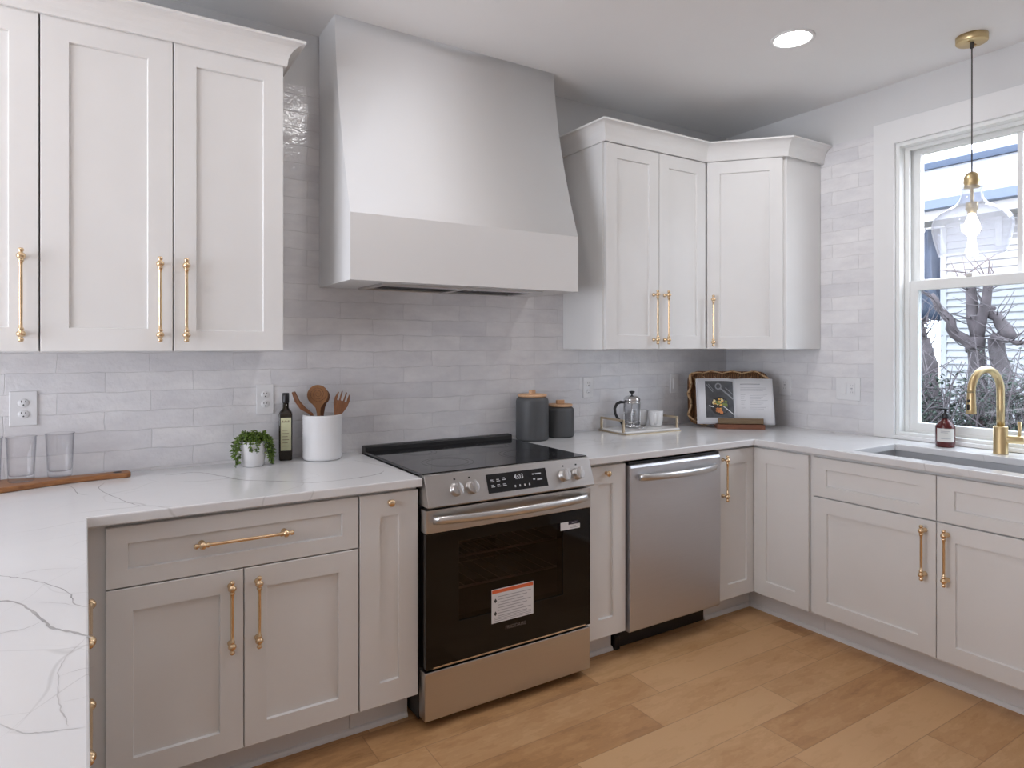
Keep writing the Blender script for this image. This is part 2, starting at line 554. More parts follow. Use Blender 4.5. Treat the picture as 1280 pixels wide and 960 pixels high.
def knob_bm(x, z, yface):
    b = bm_new()
    lathe(b, [(0.0085, 0), (0.0085, 0.002), (0.0055, 0.005), (0.0055, 0.012), (0.0115, 0.016), (0.0135, 0.021), (0.0115, 0.026), (0.006, 0.0285), (0, 0.029)],
          (x, yface, z), (0, -1, 0), 20)
    return b


def pull_bm(x, z, yface, L=0.287, vertical=True, out=0.032):
    b = bm_new()
    h = L / 2
    if vertical:
        pull(b, (x, yface - out, z - h), (x, yface - out, z + h), yface, out)
    else:
        pull(b, (x - h, yface - out, z), (x + h, yface - out, z), yface, out)
    return b


def text_bm(body, size, loc, rotm, extrude=0.0004, align='CENTER', bold=0.0):
    cu = bpy.data.curves.new('lettering', 'FONT')
    cu.body = body
    cu.size = size
    cu.extrude = extrude
    cu.offset = bold
    cu.align_x = align
    cu.align_y = 'CENTER'
    o = bpy.data.objects.new('lettering', cu)
    COL.objects.link(o)
    bpy.context.view_layer.update()
    dg = bpy.context.evaluated_depsgraph_get()
    me = bpy.data.meshes.new_from_object(o.evaluated_get(dg))
    b = bm_new()
    b.from_mesh(me)
    bpy.data.objects.remove(o, do_unlink=True)
    bpy.data.curves.remove(cu)
    bpy.data.meshes.remove(me)
    b.transform(Matrix.Translation(Vector(loc)) @ rotm.to_4x4())
    return b


def bm_join(dst, src, mi=0):
    for f in src.faces:
        f.material_index = mi
    me = bpy.data.meshes.new('join')
    src.to_mesh(me)
    src.free()
    n = len(dst.faces)
    dst.from_mesh(me)
    bpy.data.meshes.remove(me)
    dst.faces.ensure_lookup_table()
    for f in dst.faces[n:]:
        f.material_index = mi


# ------------------------------------------------------------------ object helpers
def obj(name, bm, mats, parent=None, loc=(0, 0, 0), rotz=0.0, bevel=0.0, label=None, smooth=None, solid=0.0, segs=2):
    bmesh.ops.recalc_face_normals(bm, faces=bm.faces)
    me = bpy.data.meshes.new(name)
    bm.to_mesh(me)
    bm.free()
    o = bpy.data.objects.new(name, me)
    for m in (mats if isinstance(mats, (list, tuple)) else [mats]):
        me.materials.append(M[m])
    COL.objects.link(o)
    o.location = loc
    o.rotation_euler = (0, 0, rotz)
    if parent is not None:
        o.parent = parent
    if smooth:
        for p in me.polygons:
            p.use_smooth = True
    if solid:
        md = o.modifiers.new('solid', 'SOLIDIFY')
        md.thickness = solid
        md.offset = 0
    if bevel:
        md = o.modifiers.new('bevel', 'BEVEL')
        md.width = bevel
        md.segments = segs
        md.limit_method = 'ANGLE'
        md.angle_limit = R(40)
    if label:
        o['label'] = label
    return o


def thing(name, label, cat, loc=(0, 0, 0), rotz=0.0, group=None):
    o = bpy.data.objects.new(name, None)
    o.empty_display_size = 0.1
    COL.objects.link(o)
    o.location = loc
    o.rotation_euler = (0, 0, rotz)
    return tag(o, label, cat, group)


def tag(o, label, cat, group=None, kind=None):
    o['label'] = label
    o['category'] = cat
    if group:
        o['group'] = group
    if kind:
        o['kind'] = kind
    return o


def struct(name, bm, mats, label, cat, **kw):
    o = obj(name, bm, mats, **kw)
    o['kind'] = 'structure'
    o['label'] = label
    o['category'] = cat
    return o


# ================================================================== THE ROOM
CEIL, WY, WX = 2.743, 0.02, 3.495          # ceiling height, back wall plane, right wall plane
XL, YF = -3.2, -6.2                        # left wall, wall behind the viewer
CT = 0.914

b = bm_new()
box(b, XL - .15, WX + .16, YF - .15, WY + .15, -0.12, 0.0)
struct('floor', b, 'oak', 'warm brown wide oak plank floor', 'floor')
b = bm_new()
box(b, XL - .15, WX + .16, YF - .15, WY + .15, CEIL, CEIL + .12)
struct('ceiling', b, 'ceiling', 'flat pale grey ceiling', 'ceiling')
b = bm_new()
box(b, XL - .15, WX + .16, WY, WY + .15, 0, CEIL)
wall_back = struct('wall_back', b, 'wall', 'grey back wall behind the range, tiled below', 'wall')

WIN_Y0, WIN_Y1, WIN_Z0, WIN_Z1 = -2.043, -1.051, 0.930, 2.429
b = bm_new()
ys = [YF - .15, WIN_Y0, WIN_Y1, WY]
zs = [0, WIN_Z0, WIN_Z1, CEIL]
slab(b, ys, zs, lambda i, j: (i, j) != (1, 1), WX, WX + 0.16, lambda u, v, w: (w, u, v))
wall_right = struct('wall_right', b, 'wall', 'grey wall with the window above the sink', 'wall')
b = bm_new()
slab(b, [YF - .15, -3.1, -0.40, WY], [0, 0.10, 2.35, CEIL], lambda i, j: (i, j) != (1, 1), XL - .15, XL, lambda u, v, w: (w, u, v))
struct('wall_left', b, 'wall', 'grey wall on the left of the kitchen', 'wall')
b = bm_new()
box(b, XL - .15, WX + .16, YF - .15, YF, 0, CEIL)
struct('wall_front', b, 'wall', 'grey wall facing the range wall', 'wall')
portal('daylight_left', (XL - .16, -1.75, 1.225), (0, -R(90), 0), 2.25, 2.70)
portal('daylight_sink', (WX + .17, (WIN_Y0 + WIN_Y1) / 2, (WIN_Z0 + WIN_Z1) / 2), (0, R(90), 0), 1.5, 1.0)


def plain_window(name, label, box3, mull):
    x0, x1, y0, y1, z0, z1 = box3
    b = bm_new()
    along_x = (x1 - x0) > (y1 - y0)
    t = 0.06
    if along_x:
        slab(b, [x0, x0 + t] + sum([[m - t / 2, m + t / 2] for m in mull], []) + [x1 - t, x1], [z0, z0 + t, z1 - t, z1],
             lambda i, j: i % 2 == 0 or j != 1, y0, y1, lambda u, v, w: (u, w, v))
    else:
        slab(b, [y0, y0 + t] + sum([[m - t / 2, m + t / 2] for m in mull], []) + [y1 - t, y1], [z0, z0 + t, z1 - t, z1],
             lambda i, j: i % 2 == 0 or j != 1, x0, x1, lambda u, v, w: (w, u, v))
    o = struct(name, b, 'vinyl', label, 'window')
    p = bm_new()
    if along_x:
        box(p, x0 + t, x1 - t, (y0 + y1) / 2 - .003, (y0 + y1) / 2 + .003, z0 + t, z1 - t)
    else:
        box(p, (x0 + x1) / 2 - .003, (x0 + x1) / 2 + .003, y0 + t, y1 - t, z0 + t, z1 - t)
    obj('pane', p, 'pane', o)
    return o


plain_window('window_2', 'wide white framed patio glazing in the left wall', (XL - .11, XL - .05, -3.1, -0.40, 0.10, 2.35), [-1.75])

# tiled backsplash, part of the two walls
TT = 2.507
b = bm_new()
box(b, -1.6, WX, WY - 0.010, WY, CT - .03, TT)
obj('backsplash', b, 'tile_x', wall_back, label='glossy white handmade subway tiles on the back wall')
b = bm_new()
box(b, WX - 0.010, WX, -0.945, WY - 0.010, CT - .03, TT)
obj('backsplash', b, 'tile_y', wall_right, label='glossy white handmade subway tiles beside the window')
b = bm_new()
box(b, WX - 0.010, WX, -2.75, -2.149, CT - .03, TT)
obj('backsplash', b, 'tile_y', wall_right)
TY = WY - 0.010       # face of the tiles on the back wall
TX = WX - 0.010

# ------------------------------------------------------------------ kitchen window
win = thing('window_1', 'white double hung window above the sink', 'window', (WX, (WIN_Y0 + WIN_Y1) / 2, WIN_Z0))
win['kind'] = 'structure'


def wpart(name, bm, mat, parent=None, bevel=0.002, label=None):
    bm.transform(Matrix.Translation((-WX, -(WIN_Y0 + WIN_Y1) / 2, -WIN_Z0)))
    return obj(name, bm, mat, parent or win, bevel=bevel, label=label)


b = bm_new()
CW = 0.106
slab(b, [WIN_Y0 - CW, WIN_Y0, WIN_Y1, WIN_Y1 + CW], [CT + .001, WIN_Z0, WIN_Z1, WIN_Z1 + .118], lambda i, j: (i, j) != (1, 1) and (i, j) != (1, 0), WX - .020, WX - .0005, lambda u, v, w: (w, u, v))
wpart('casing', b, 'trim')
b = bm_new()
box(b, WX - .024, WX + .03, WIN_Y0, WIN_Y1, CT + .001, WIN_Z0 + .004)
wpart('stool', b, 'trim')
b = bm_new()
j = 0.020
slab(b, [WIN_Y0, WIN_Y0 + j, WIN_Y1 - j, WIN_Y1], [WIN_Z0, WIN_Z0 + j, WIN_Z1 - j, WIN_Z1], lambda i, jj: (i, jj) != (1, 1), WX - .004, WX + .158, lambda u, v, w: (w, u, v))
slab(b, [WIN_Y0 + j, WIN_Y0 + j + .022, WIN_Y1 - j - .022, WIN_Y1 - j], [WIN_Z0 + j, WIN_Z0 + j + .012, WIN_Z1 - j - .018, WIN_Z1 - j], lambda i, jj: (i, jj) != (1, 1), WX + .045, WX + .062, lambda u, v, w: (w, u, v))
wpart('jamb', b, 'vinyl')
SY0, SY1 = WIN_Y0 + j + .004, WIN_Y1 - j - .004


def sash(name, x0, x1, z0, z1, rb, rt, rs, panemat, muntin):
    b = bm_new()
    slab(b, [SY0, SY0 + rs, SY1 - rs, SY1], [z0, z0 + rb, z1 - rt, z1], lambda i, jj: (i, jj) != (1, 1), x0, x1, lambda u, v, w: (w, u, v))
    s = wpart(name, b, 'vinyl', bevel=0.003)
    p = bm_new()
    xm = (x0 + x1) / 2
    box(p, xm - .002, xm + .002, SY0 + rs - .005, SY1 - rs + .005, z0 + rb - .005, z1 - rt + .005)
    wpart('pane', p, panemat, s, 0)
    if muntin:
        p = bm_new()
        ym = (SY0 + SY1) / 2
        box(p, xm - .008, xm + .008, ym - .011, ym + .011, z0 + rb - .004, z1 - rt + .004)
        wpart('muntin', p, 'vinyl', s, 0.002)
    return s


sash('upper_sash', WX + .095, WX + .135, 1.690, WIN_Z1 - j, 0.040, 0.036, 0.048, 'pane', True)
lo = sash('lower_sash', WX + .052, WX + .090, WIN_Z0 + j, 1.722, 0.050, 0.050, 0.056, 'pane_low', False)
b = bm_new()
box(b, WX + .056, WX + .078, -1.375, -1.345, 1.722, 1.741)
wpart('sash_lock', b, 'chrome', lo, 0.003)

# ------------------------------------------------------------------ shoe moulding along the toe kicks
KY, KX = -0.555, 2.978      # toe kick faces
b = bm_new()
prism(b, [(KY, 0), (KY - .014, 0), (KY - .013, .008), (KY - .008, .015), (KY, .018)], 'x', 0.0, 0.995)
struct('trim_1', b, 'trim', 'white shoe moulding under the left base cabinets', 'trim')
b = bm_new()
prism(b, [(KY, 0), (KY - .014, 0), (KY - .013, .008), (KY - .008, .015), (KY, .018)], 'x', 1.776, 2.006)
struct('trim_2', b, 'trim', 'short white shoe moulding between range and dishwasher', 'trim')
b = bm_new()
prism(b, [(KY, 0), (KY - .014, 0), (KY - .013, .008), (KY - .008, .015), (KY, .018)], 'x', 2.618, KX)
prism(b, [(KX, 0), (KX - .014, 0), (KX - .013, .008), (KX - .008, .015), (KX, .018)], 'y', -2.60, KY - .0145)
struct('trim_3', b, 'trim', 'white shoe moulding turning the corner under the right cabinets', 'trim')

# ================================================================== CABINETS
DF = -0.655              # door face of the back-wall base run
CF = DF + 0.021          # carcass front
TOPC = 0.882             # top of base carcass


def kick(parent, x0, x1, y, ybk, mat='kick'):
    b = bm_new()
    box(b, x0, x1, y, ybk, 0.0, 0.1145)
    return obj('toe_kick', b, mat, parent)


def door(parent, x0, x1, z0, z1, yf, rail=0.068, top=None, name='door'):
    b = bm_new()
    shaker(b, x0, x1, z0, z1, yf, rail=rail, top=top)
    return obj(name, b, 'cabinet', parent)


def add_pull(d, x, z, yf, L=0.228, vertical=True):
    return obj('handle', pull_bm(x, z, yf, L, vertical), 'brass', d, label='brass bar handle with turned ends')


def carcass(parent, x0, x1, y0, y1, z0, z1, open_front=False, bevel=0.0008):
    b = bm_new()
    box(b, x0, x1, y0, y1, z0, z1)
    return obj('carcass', b, 'cabinet', parent, bevel=bevel)


BK = WY - 0.002           # cabinet backs against the wall
# --- base cabinet with one drawer over two doors
X0, X1 = 0.024, 0.7735
t = thing('base_cabinet', 'white base cabinet with one wide drawer above two doors left of range', 'cabinet', (X0, 0, 0))
w = X1 - X0
carcass(t, -0.042, w, CF, BK, 0.115, TOPC)
d = door(t, .002, w - .002, 0.692, 0.868, DF, rail=0.055, top=0.05, name='drawer_front')
add_pull(d, w / 2, 0.788, DF, 0.294, False)
d = door(t, .002, w / 2 - .0015, 0.122, 0.688, DF)
add_pull(d, w / 2 - .040, 0.552, DF)
d = door(t, w / 2 + .0015, w - .002, 0.122, 0.688, DF)
add_pull(d, w / 2 + .040, 0.552, DF)
kick(t, -0.042, w, KY, BK)

# --- narrow pull-outs either side of the range
for x0, x1, lab in ((0.7765, 0.9975, 'narrow white pull-out cabinet with brass knob left of range'),
                    (1.7735, 2.0035, 'narrow white pull-out cabinet with brass knob between range and dishwasher')):
    t = thing('pullout_cabinet', lab, 'cabinet', (x0, 0, 0))
    w = x1 - x0
    carcass(t, 0, w, CF, BK, 0.115, TOPC)
    d = door(t, .001, w - .001, 0.122, 0.868, DF, rail=0.073, top=0.080)
    obj('knob', knob_bm(w / 2, 0.836, DF), 'brass', d, label='round brass knob')
    kick(t, 0, w, KY, BK)

# --- corner base cabinet with two doors meeting in the inner corner
RF = 2.880               # door face of the window-wall run
t = thing('corner_base_cabinet', 'white corner base cabinet with two doors meeting at inner corner', 'cabinet', (2.6175, 0, 0))
b = bm_new()
RBK = WX - 0.012
slab(b, [0.0, RF + .021 - 2.6175, RBK - 2.6175], [-0.9845, CF, BK], lambda i, jj: (i, jj) != (0, 0), 0.115, TOPC, lambda u, v, w: (u, v, w))
obj('carcass', b, 'cabinet', t)
d = door(t, .002, 2.8965 - 2.6175, 0.122, 0.868, DF, rail=0.066, top=0.072)
add_pull(d, 0.026, 0.735, DF, 0.228)
b = bm_new()
shaker(b, 0.0, 0.9635 - 0.659, 0.122, 0.868, 0, rail=0.070, top=0.072)
b.transform(Matrix.Translation((RF - 2.6175, -0.659, 0)) @ Matrix.Rotation(-PI / 2, 4, 'Z'))
obj('door', b, 'cabinet', t)
b = bm_new()
slab(b, [0.0, KX - 2.6175, RBK - 2.6175], [-0.9845, KY, BK], lambda i, jj: (i, jj) != (0, 0), 0.0, 0.1145, lambda u, v, w: (u, v, w))
obj('toe_kick', b, 'kick', t)

# --- sink base and the unit after it (local x runs towards the viewer, front looks to -X)
LF = RF - RBK            # local door face
LC = LF + 0.021
LK = KX - RBK


def right_base(name, label, y0, y1, pulls=True, sink=False):
    t = thing(name, label, 'cabinet', (RBK, y0, 0), -PI / 2)
    w = y0 - y1
    if sink:
        b = bm_new()
        slab(b, [0, .018, w - .018, w], [LC, LC + .012, -.02, 0], lambda i, jj: i != 1 or jj != 1, 0.115, TOPC, lambda u, v, q: (u, v, q))
        box(b, .018, w - .018, LC + .012, -.02, .115, .135)
        obj('carcass', b, 'cabinet', t)
    else:
        carcass(t, 0, w, LC, 0, 0.115, TOPC)
    h = w / 2
    for a0, a1, s in ((.002, h - .0015, -1), (h + .0015, w - .002, 1)):
        door(t, a0, a1, 0.684, 0.866, LF, rail=0.064, top=0.052, name='false_front')
        d = door(t, a0, a1, 0.128, 0.678, LF)
        add_pull(d, h + s * .042, 0.548, LF)
    kick(t, 0, w, LK, 0)
    return t


right_base('sink_cabinet', 'white sink base cabinet with two false drawer fronts and two doors', -0.986, -2.062, sink=True)
right_base('base_cabinet', 'white base cabinet after the sink cabinet, furthest from the corner', -2.064, -2.66)

# --- peninsula drawer units (front looks to +X)
PF = -0.041              # world x of the drawer faces
PB = -0.66


def pen_unit(label, y0, y1, drawers):
    t = thing('drawer_cabinet' if drawers else 'base_cabinet', label, 'cabinet', (PB, y0, 0), PI / 2)
    w = y1 - y0
    lf = -(PF - PB)
    carcass(t, 0, w, lf + .021, 0, 0.115, TOPC)
    if drawers:
        for z0, z1, zp in ((0.640, 0.868, .750), (0.385, 0.636, .500), (0.122, 0.381, .250)):
            d = door(t, .002, w - .002, z0, z1, lf, rail=0.06, name='drawer_front')
            add_pull(d, w / 2, zp, lf, 0.29, False)
    else:
        door(t, .002, w / 2 - .0015, .122, .868, lf)
        door(t, w / 2 + .0015, w - .002, .122, .868, lf)
    kick(t, 0, w, lf + .10, 0)


pen_unit('white three-drawer cabinet under the peninsula worktop with brass bar handles', -1.352, -0.739, True)
pen_unit('white cabinet at the near end of the peninsula', -2.30, -1.354, False)
# blind corner filler between the peninsula and the back run
b = bm_new()
box(b, -0.66, PF + .021, -0.737, BK, 0.0, TOPC)
tag(obj('corner_cabinet', b, 'cabinet'), 'plain white blind corner cabinet under the left worktop corner', 'cabinet')

# --- upper cabinets
UBK = TY - .001
UZ0, UZ1, UF = 1.372, 2.432, -0.340
UC = UF + 0.021
t = thing('upper_cabinet', 'tall white upper cabinet with two doors left of range hood', 'cabinet', (-0.146, 0, 0))
w = 0.595 + 0.146
carcass(t, 0, w, UC, UBK, UZ0, UZ1 + .01)
sp = 0.2275 + 0.146
d = door(t, .0015, sp - .0015, UZ0 + .001, UZ1, UF, rail=0.074)
add_pull(d, sp - .042, 1.5465, UF, 0.287)
d = door(t, sp + .0015, w - .0005, UZ0 + .001, UZ1, UF, rail=0.070)
add_pull(d, sp + .038, 1.5465, UF, 0.287)
t = thing('upper_cabinet', 'tall white upper cabinet cut off by the left picture edge', 'cabinet', (-0.608, 0, 0))
w = 0.460
carcass(t, 0, w, UC, UBK, UZ0, UZ1 + .01)
d = door(t, .0015, w - .0015, UZ0 + .001, UZ1, UF, rail=0.074)
add_pull(d, w - .043, 1.5465, UF, 0.287)

RX0, RX1 = 2.156, 2.888
t = thing('upper_cabinet', 'white upper cabinet with two doors right of range hood', 'cabinet', (RX0, 0, 0))
w = RX1 - RX0
carcass(t, 0, w, UC, UBK, UZ0, 2.425)
sp = 2.527 - RX0
d = door(t, .006, sp - .0015, UZ0 + .001, 2.409, UF, rail=0.070)
add_pull(d, sp - .042, 1.540, UF, 0.285)
d = door(t, sp + .0015, w - .004, UZ0 + .001, 2.409, UF, rail=0.070)
add_pull(d, sp + .038, 1.540, UF, 0.285)

# diagonal corner upper cabinet
P1 = Vector((2.8905, UC)); P2 = Vector((3.176, -0.643))
t = thing('corner_upper_cabinet', 'white diagonal corner upper cabinet with one door', 'cabinet', (2.8905, 0, 0))
b = bm_new()
prism(b, [(0, UBK), (0, P1.y), (P2.x - P1.x, P2.y), (RBK - P1.x, P2.y), (RBK - P1.x, UBK)], 'z', UZ0, 2.425)
obj('carcass', b, 'cabinet', t, bevel=0.001)
dv = (P2 - P1)
DL = dv.length
ang = math.atan2(dv.y, dv.x)
b = bm_new()
shaker(b, 0.020, DL - .022, UZ0 + .001, 2.409, -0.021, rail=0.066)
DM = Matrix.Translation((0, P1.y, 0)) @ Matrix.Rotation(ang, 4, 'Z')
b.transform(DM)
d = obj('door', b, 'cabinet', t)
b = pull_bm(0.052, 1.528, -0.021, 0.285)
b.transform(DM)
obj('handle', b, 'brass', d, label='brass bar handle with turned ends')


# crown moulding: sweep a cove profile (out, up) along a plan polyline
def crown(name, label, path, prof, close_ends=True):
    b = bm_new()
    P = [Vector(p) for p in path]
    n = len(P)
    rows = []
    for i in range(n):
        def nrm(a, c):
            d = (c - a).normalized()
            return Vector((d.y, -d.x))
        if i == 0:
            m = nrm(P[0], P[1])
        elif i == n - 1:
            m = nrm(P[-2], P[-1])
        else:
            a, c = nrm(P[i - 1], P[i]), nrm(P[i], P[i + 1])
            m = (a + c) / (1 + a.dot(c))
        rows.append([b.verts.new((P[i].x + m.x * o, P[i].y + m.y * o, z)) for o, z in prof])
    k = len(prof)
    for a, c in zip(rows, rows[1:]):
        for i in range(k):
            jn = (i + 1) % k
            b.faces.new((a[i], a[jn], c[jn], c[i]))
    b.faces.new(rows[0])
    b.faces.new(list(reversed(rows[-1])))
    o = obj(name, b, 'cabinet', bevel=0.0008)
    return tag(o, label, 'crown molding')


def crown_prof(z0, z1, out):
    h = z1 - z0
    pts = [(0.0, z0), (0.010, z0)]
    for i in range(0, 9):
        a = i / 8
        pts.append((0.012 + (out - 0.012) * (1 - math.cos(a * PI / 2)) ** 0.9, z0 + 0.008 + (h - 0.018) * math.sin(a * PI / 2) ** 0.9))
    pts += [(out, z1), (0.0, z1)]
    return pts


crown('crown_molding', 'white cove crown molding above the left upper cabinets',
      [(-0.608, UF - .001), (0.5955, UF - .001), (0.5955, UBK)], crown_prof(UZ1 - .004, 2.512, 0.066))
crown('crown_molding', 'white cove crown molding stepping around the right upper cabinets',
      [(RX0 - .0005, UBK), (RX0 - .0005, UF - .001), (2.8835, UF - .001), (P2.x - .013, P2.y - .011), (RBK - .001, P2.y - .011)],
      crown_prof(2.4105, 2.506, 0.060))

# ------------------------------------------------------------------ range hood
HX0, HX1 = 0.830, 1.936
t = thing('range_hood', 'large smooth white plaster range hood with curved front above the stove', 'range hood', ((HX0 + HX1) / 2, 0, 1.645))
hw = (HX1 - HX0) / 2
b = bm_new()
fp = [(-0.400, 1.645), (-0.400, 1.905)]
for i in range(1, 15):
    a = i / 14
    zz = 1.905 + a * (CEIL - 1.905)
    fp.append((-0.208 - 0.192 * (1 - a) ** 1.55, zz))
zz = lambda q: q - 1.645
outer = [(y, zz(z)) for y, z in fp] + [(TY - .001, zz(CEIL)), (TY - .001, 0)]
A = [b.verts.new((-hw, y, z)) for y, z in outer]
B = [b.verts.new((hw, y, z)) for y, z in outer]
n = len(outer)
b.faces.new(A)
b.faces.new(list(reversed(B)))
for i in range(n - 1):
    f = b.faces.new((A[i + 1], A[i], B[i], B[i + 1]))
    f.smooth = 2 <= i + 1 <= 15 and i >= 1
# underside with a recess for the steel insert
ix0, ix1, iy0, iy1, dz = -0.40, 0.40, -0.335, -0.045, 0.03
o4 = [A[0], B[0], B[-1], A[-1]]
r4 = [b.verts.new(p) for p in ((ix0, iy0, 0), (ix1, iy0, 0), (ix1, iy1, 0), (ix0, iy1, 0))]
r5 = [b.verts.new((p.co.x, p.co.y, dz)) for p in r4]
for k in range(4):
    jn = (k + 1) % 4
    b.faces.new((o4[k], o4[jn], r4[jn], r4[k]))
    b.faces.new((r4[k], r4[jn], r5[jn], r5[k]))
b.faces.new(r5)
hood = obj('shroud', b, 'hood', t)
b = bm_new()
slab(b, [ix0 + .002, ix0 + .03, -.012, .012, ix1 - .03, ix1 - .002], [iy0 + .002, iy0 + .06, iy1 - .03, iy1 - .002], lambda i, jj: jj != 1 or i in (0, 2, 4), -0.008, dz - .002, lambda u, v, w_: (u, v, w_))
ins = obj('insert', b, 'steelhandle', t, bevel=0.002, label='stainless steel hood insert')
for sx in (-1, 1):
    b = bm_new()
    cx = sx * (0.012 + ix1 - .03) / 2
    hwf = (ix1 - .03 - .012) / 2 - .002
    box(b, cx - hwf, cx + hwf, iy0 + .062, iy1 - .032, 0.004, 0.012)
    for q in range(12):
        yq = iy0 + .07 + q * 0.0155
        box(b, cx - hwf + .005, cx + hwf - .005, yq, yq + .007, -0.001, 0.006)
    obj('filter', b, 'blackmetal', ins, label='dark slatted grease filter')
b = bm_new()
for q in range(4):
    box(b, -0.05 + q * .03, -0.034 + q * .03, iy0 + .02, iy0 + .036, -0.011, -0.006)
obj('switch', b, 'plate', ins, bevel=0.001)

# ================================================================== WORKTOPS
LX, LE = -0.74, -0.0175         # peninsula edges
b = bm_new()
slab(b, [-1.4, LX, LE, 1.0015], [-2.55, -0.685, TY - .001], lambda i, jj: jj == 1 or i == 1, TOPC + .001, CT, lambda u, v, w_: (u, v, w_))
VEINS = [
    ([(-0.30, -1.06), (-0.22, -1.11), (-0.167, -1.139), (-0.123, -1.186), (-0.072, -1.262), (-0.041, -1.331), (-0.033, -1.396), (-0.006, -1.432)], .0022, 2),
    ([(-0.146, -1.152), (-0.092, -1.14), (-0.012, -1.178)], .0016, 2),
    ([(-0.36, -1.22), (-0.24, -1.30), (-0.15, -1.31), (-0.117, -1.344), (-0.082, -1.438), (-0.061, -1.5), (-0.032, -1.537), (-0.003, -1.58)], .0055, 2),
    ([(-0.118, -1.33), (-0.055, -1.379), (-0.030, -1.41)], .0014, 2),
    ([(-0.28, -1.53), (-0.2, -1.50), (-0.133, -1.481), (-0.101, -1.479), (-0.073, -1.455)], .0016, 2),
    ([(-0.01, -1.569), (-0.04, -1.647), (-0.045, -1.714), (-0.04, -1.791), (-0.032, -1.836), (-0.028, -1.86)], .0016, 2),
    ([(-0.043, -1.702), (-0.019, -1.695), (-0.002, -1.699)], .0012, 2), ([(-0.038, -1.788), (-0.002, -1.788)], .0012, 2),
    ([(-0.16, -1.75), (-0.1, -1.811), (-0.074, -1.847), (-0.049, -1.86), (-0.008, -1.874)], .0018, 2),
    ([(-0.102, -0.114), (-0.065, -0.197), (-0.046, -0.322), (-0.014, -0.369)], .0022, 2),
    ([(0.033, -0.159), (0.012, -0.246), (0.023, -0.338), (0.058, -0.453), (0.085, -0.544), (0.114, -0.609), (0.156, -0.647), (0.20, -0.679)], .0030, 2),
    ([(0.07, -0.408), (0.097, -0.391), (0.156, -0.365)], .0016, 2),
    ([(0.216, -0.132), (0.255, -0.138), (0.307, -0.128), (0.352, -0.172), (0.378, -0.233), (0.404, -0.284), (0.446, -0.378), (0.54, -0.461), (0.63, -0.547), (0.688, -0.561), (0.788, -0.559), (0.886, -0.533), (0.933, -0.484)], .0062, 2),
    ([(0.251, -0.288), (0.316, -0.323), (0.365, -0.326), (0.406, -0.326), (0.446, -0.378)], .0034, 2),
    ([(0.909, -0.187), (0.93, -0.255), (0.96, -0.349), (0.982, -0.444)], .0026, 2)]


def inlay(bm, pts, w, mi):
    """a vein: a thin ribbon of darker stone flush with the polished top, tapering to its ends"""
    rv_ = random.Random(int(abs(pts[0][0]) * 1000) + 7)
    P = [Vector((x, y, CT + .0003)) for x, y in pts]
    Q = [P[0]]
    for i in range(len(P) - 1):
        p0, p1, p2, p3 = P[max(i - 1, 0)], P[i], P[i + 1], P[min(i + 2, len(P) - 1)]
        for k in range(1, 7):
            u = k / 6
            q = .5 * ((2 * p1) + (p2 - p0) * u + (2 * p0 - 5 * p1 + 4 * p2 - p3) * u * u + (3 * p1 - p0 - 3 * p2 + p3) * u ** 3)
            Q.append(q + Vector((rv_.uniform(-1, 1), rv_.uniform(-1, 1), 0)) * .0014)
    n_ = len(Q)
    prev = None
    for i in range(n_):
        d = (Q[min(i + 1, n_ - 1)] - Q[max(i - 1, 0)]).normalized()
        s_ = Vector((-d.y, d.x, 0))
        e_ = min(1.0, (min(i, n_ - 1 - i) + .6) / 5.0)
        ww = w * e_ * rv_.uniform(.55, 1.25) * .5
        cur = (bm.verts.new(Q[i] + s_ * ww), bm.verts.new(Q[i] - s_ * ww))
        if prev:
            f = bm.faces.new((prev[0], prev[1], cur[1], cur[0]))
            f.material_index = mi
        prev = cur


def skew(bm):
    # the peninsula edge runs very slightly out of square with the range wall
    for v in bm.verts:
        if v.co.y < -0.70 and abs(v.co.x - LE) < .001:
            v.co.x = LE - (v.co.y + .685) * 0.0105


skew(b)
for pts, w_, mi in VEINS:
    inlay(b, pts, w_, 1 if w_ > .0020 else 2)
tag(obj('countertop', b, ['quartz', 'vein', 'vein_soft'], bevel=0.004), 'white veined quartz worktop turning into the peninsula at left', 'countertop')
SX0, SX1, SYa, SYb = 2.933, 3.300, -1.900, -1.149
CXF = 2.850
b = bm_new()
slab(b, [1.7695, CXF, SX0, SX1, TX - .001], [-2.70, SYa, SYb, -0.685, TY - .001],
     lambda i, jj: (jj == 3 or i >= 1) and not (i == 2 and jj == 1), TOPC + .001, CT, lambda u, v, w_: (u, v, w_))
for pts, w_ in (([(1.95, -.42), (2.10, -.40), (2.28, -.44), (2.48, -.47), (2.70, -.45), (2.86, -.52)], .003), ([(2.0, -.50), (2.2, -.52), (2.34, -.56), (2.50, -.62), (2.56, -.684)], .0024),
                ([(1.86, -.36), (2.0, -.33), (2.2, -.33), (2.34, -.36)], .0022), ([(2.9, -.30), (3.02, -.55), (3.10, -.78), (3.2, -.95), (3.36, -1.1)], .0022), ([(2.88, -.95), (3.0, -1.0), (3.1, -1.10)], .002)):
    inlay(b, pts, w_, 2)
tag(obj('countertop', b, ['quartz', 'vein', 'vein_soft'], bevel=0.004), 'white veined quartz worktop with the sink cutout along window wall', 'countertop')

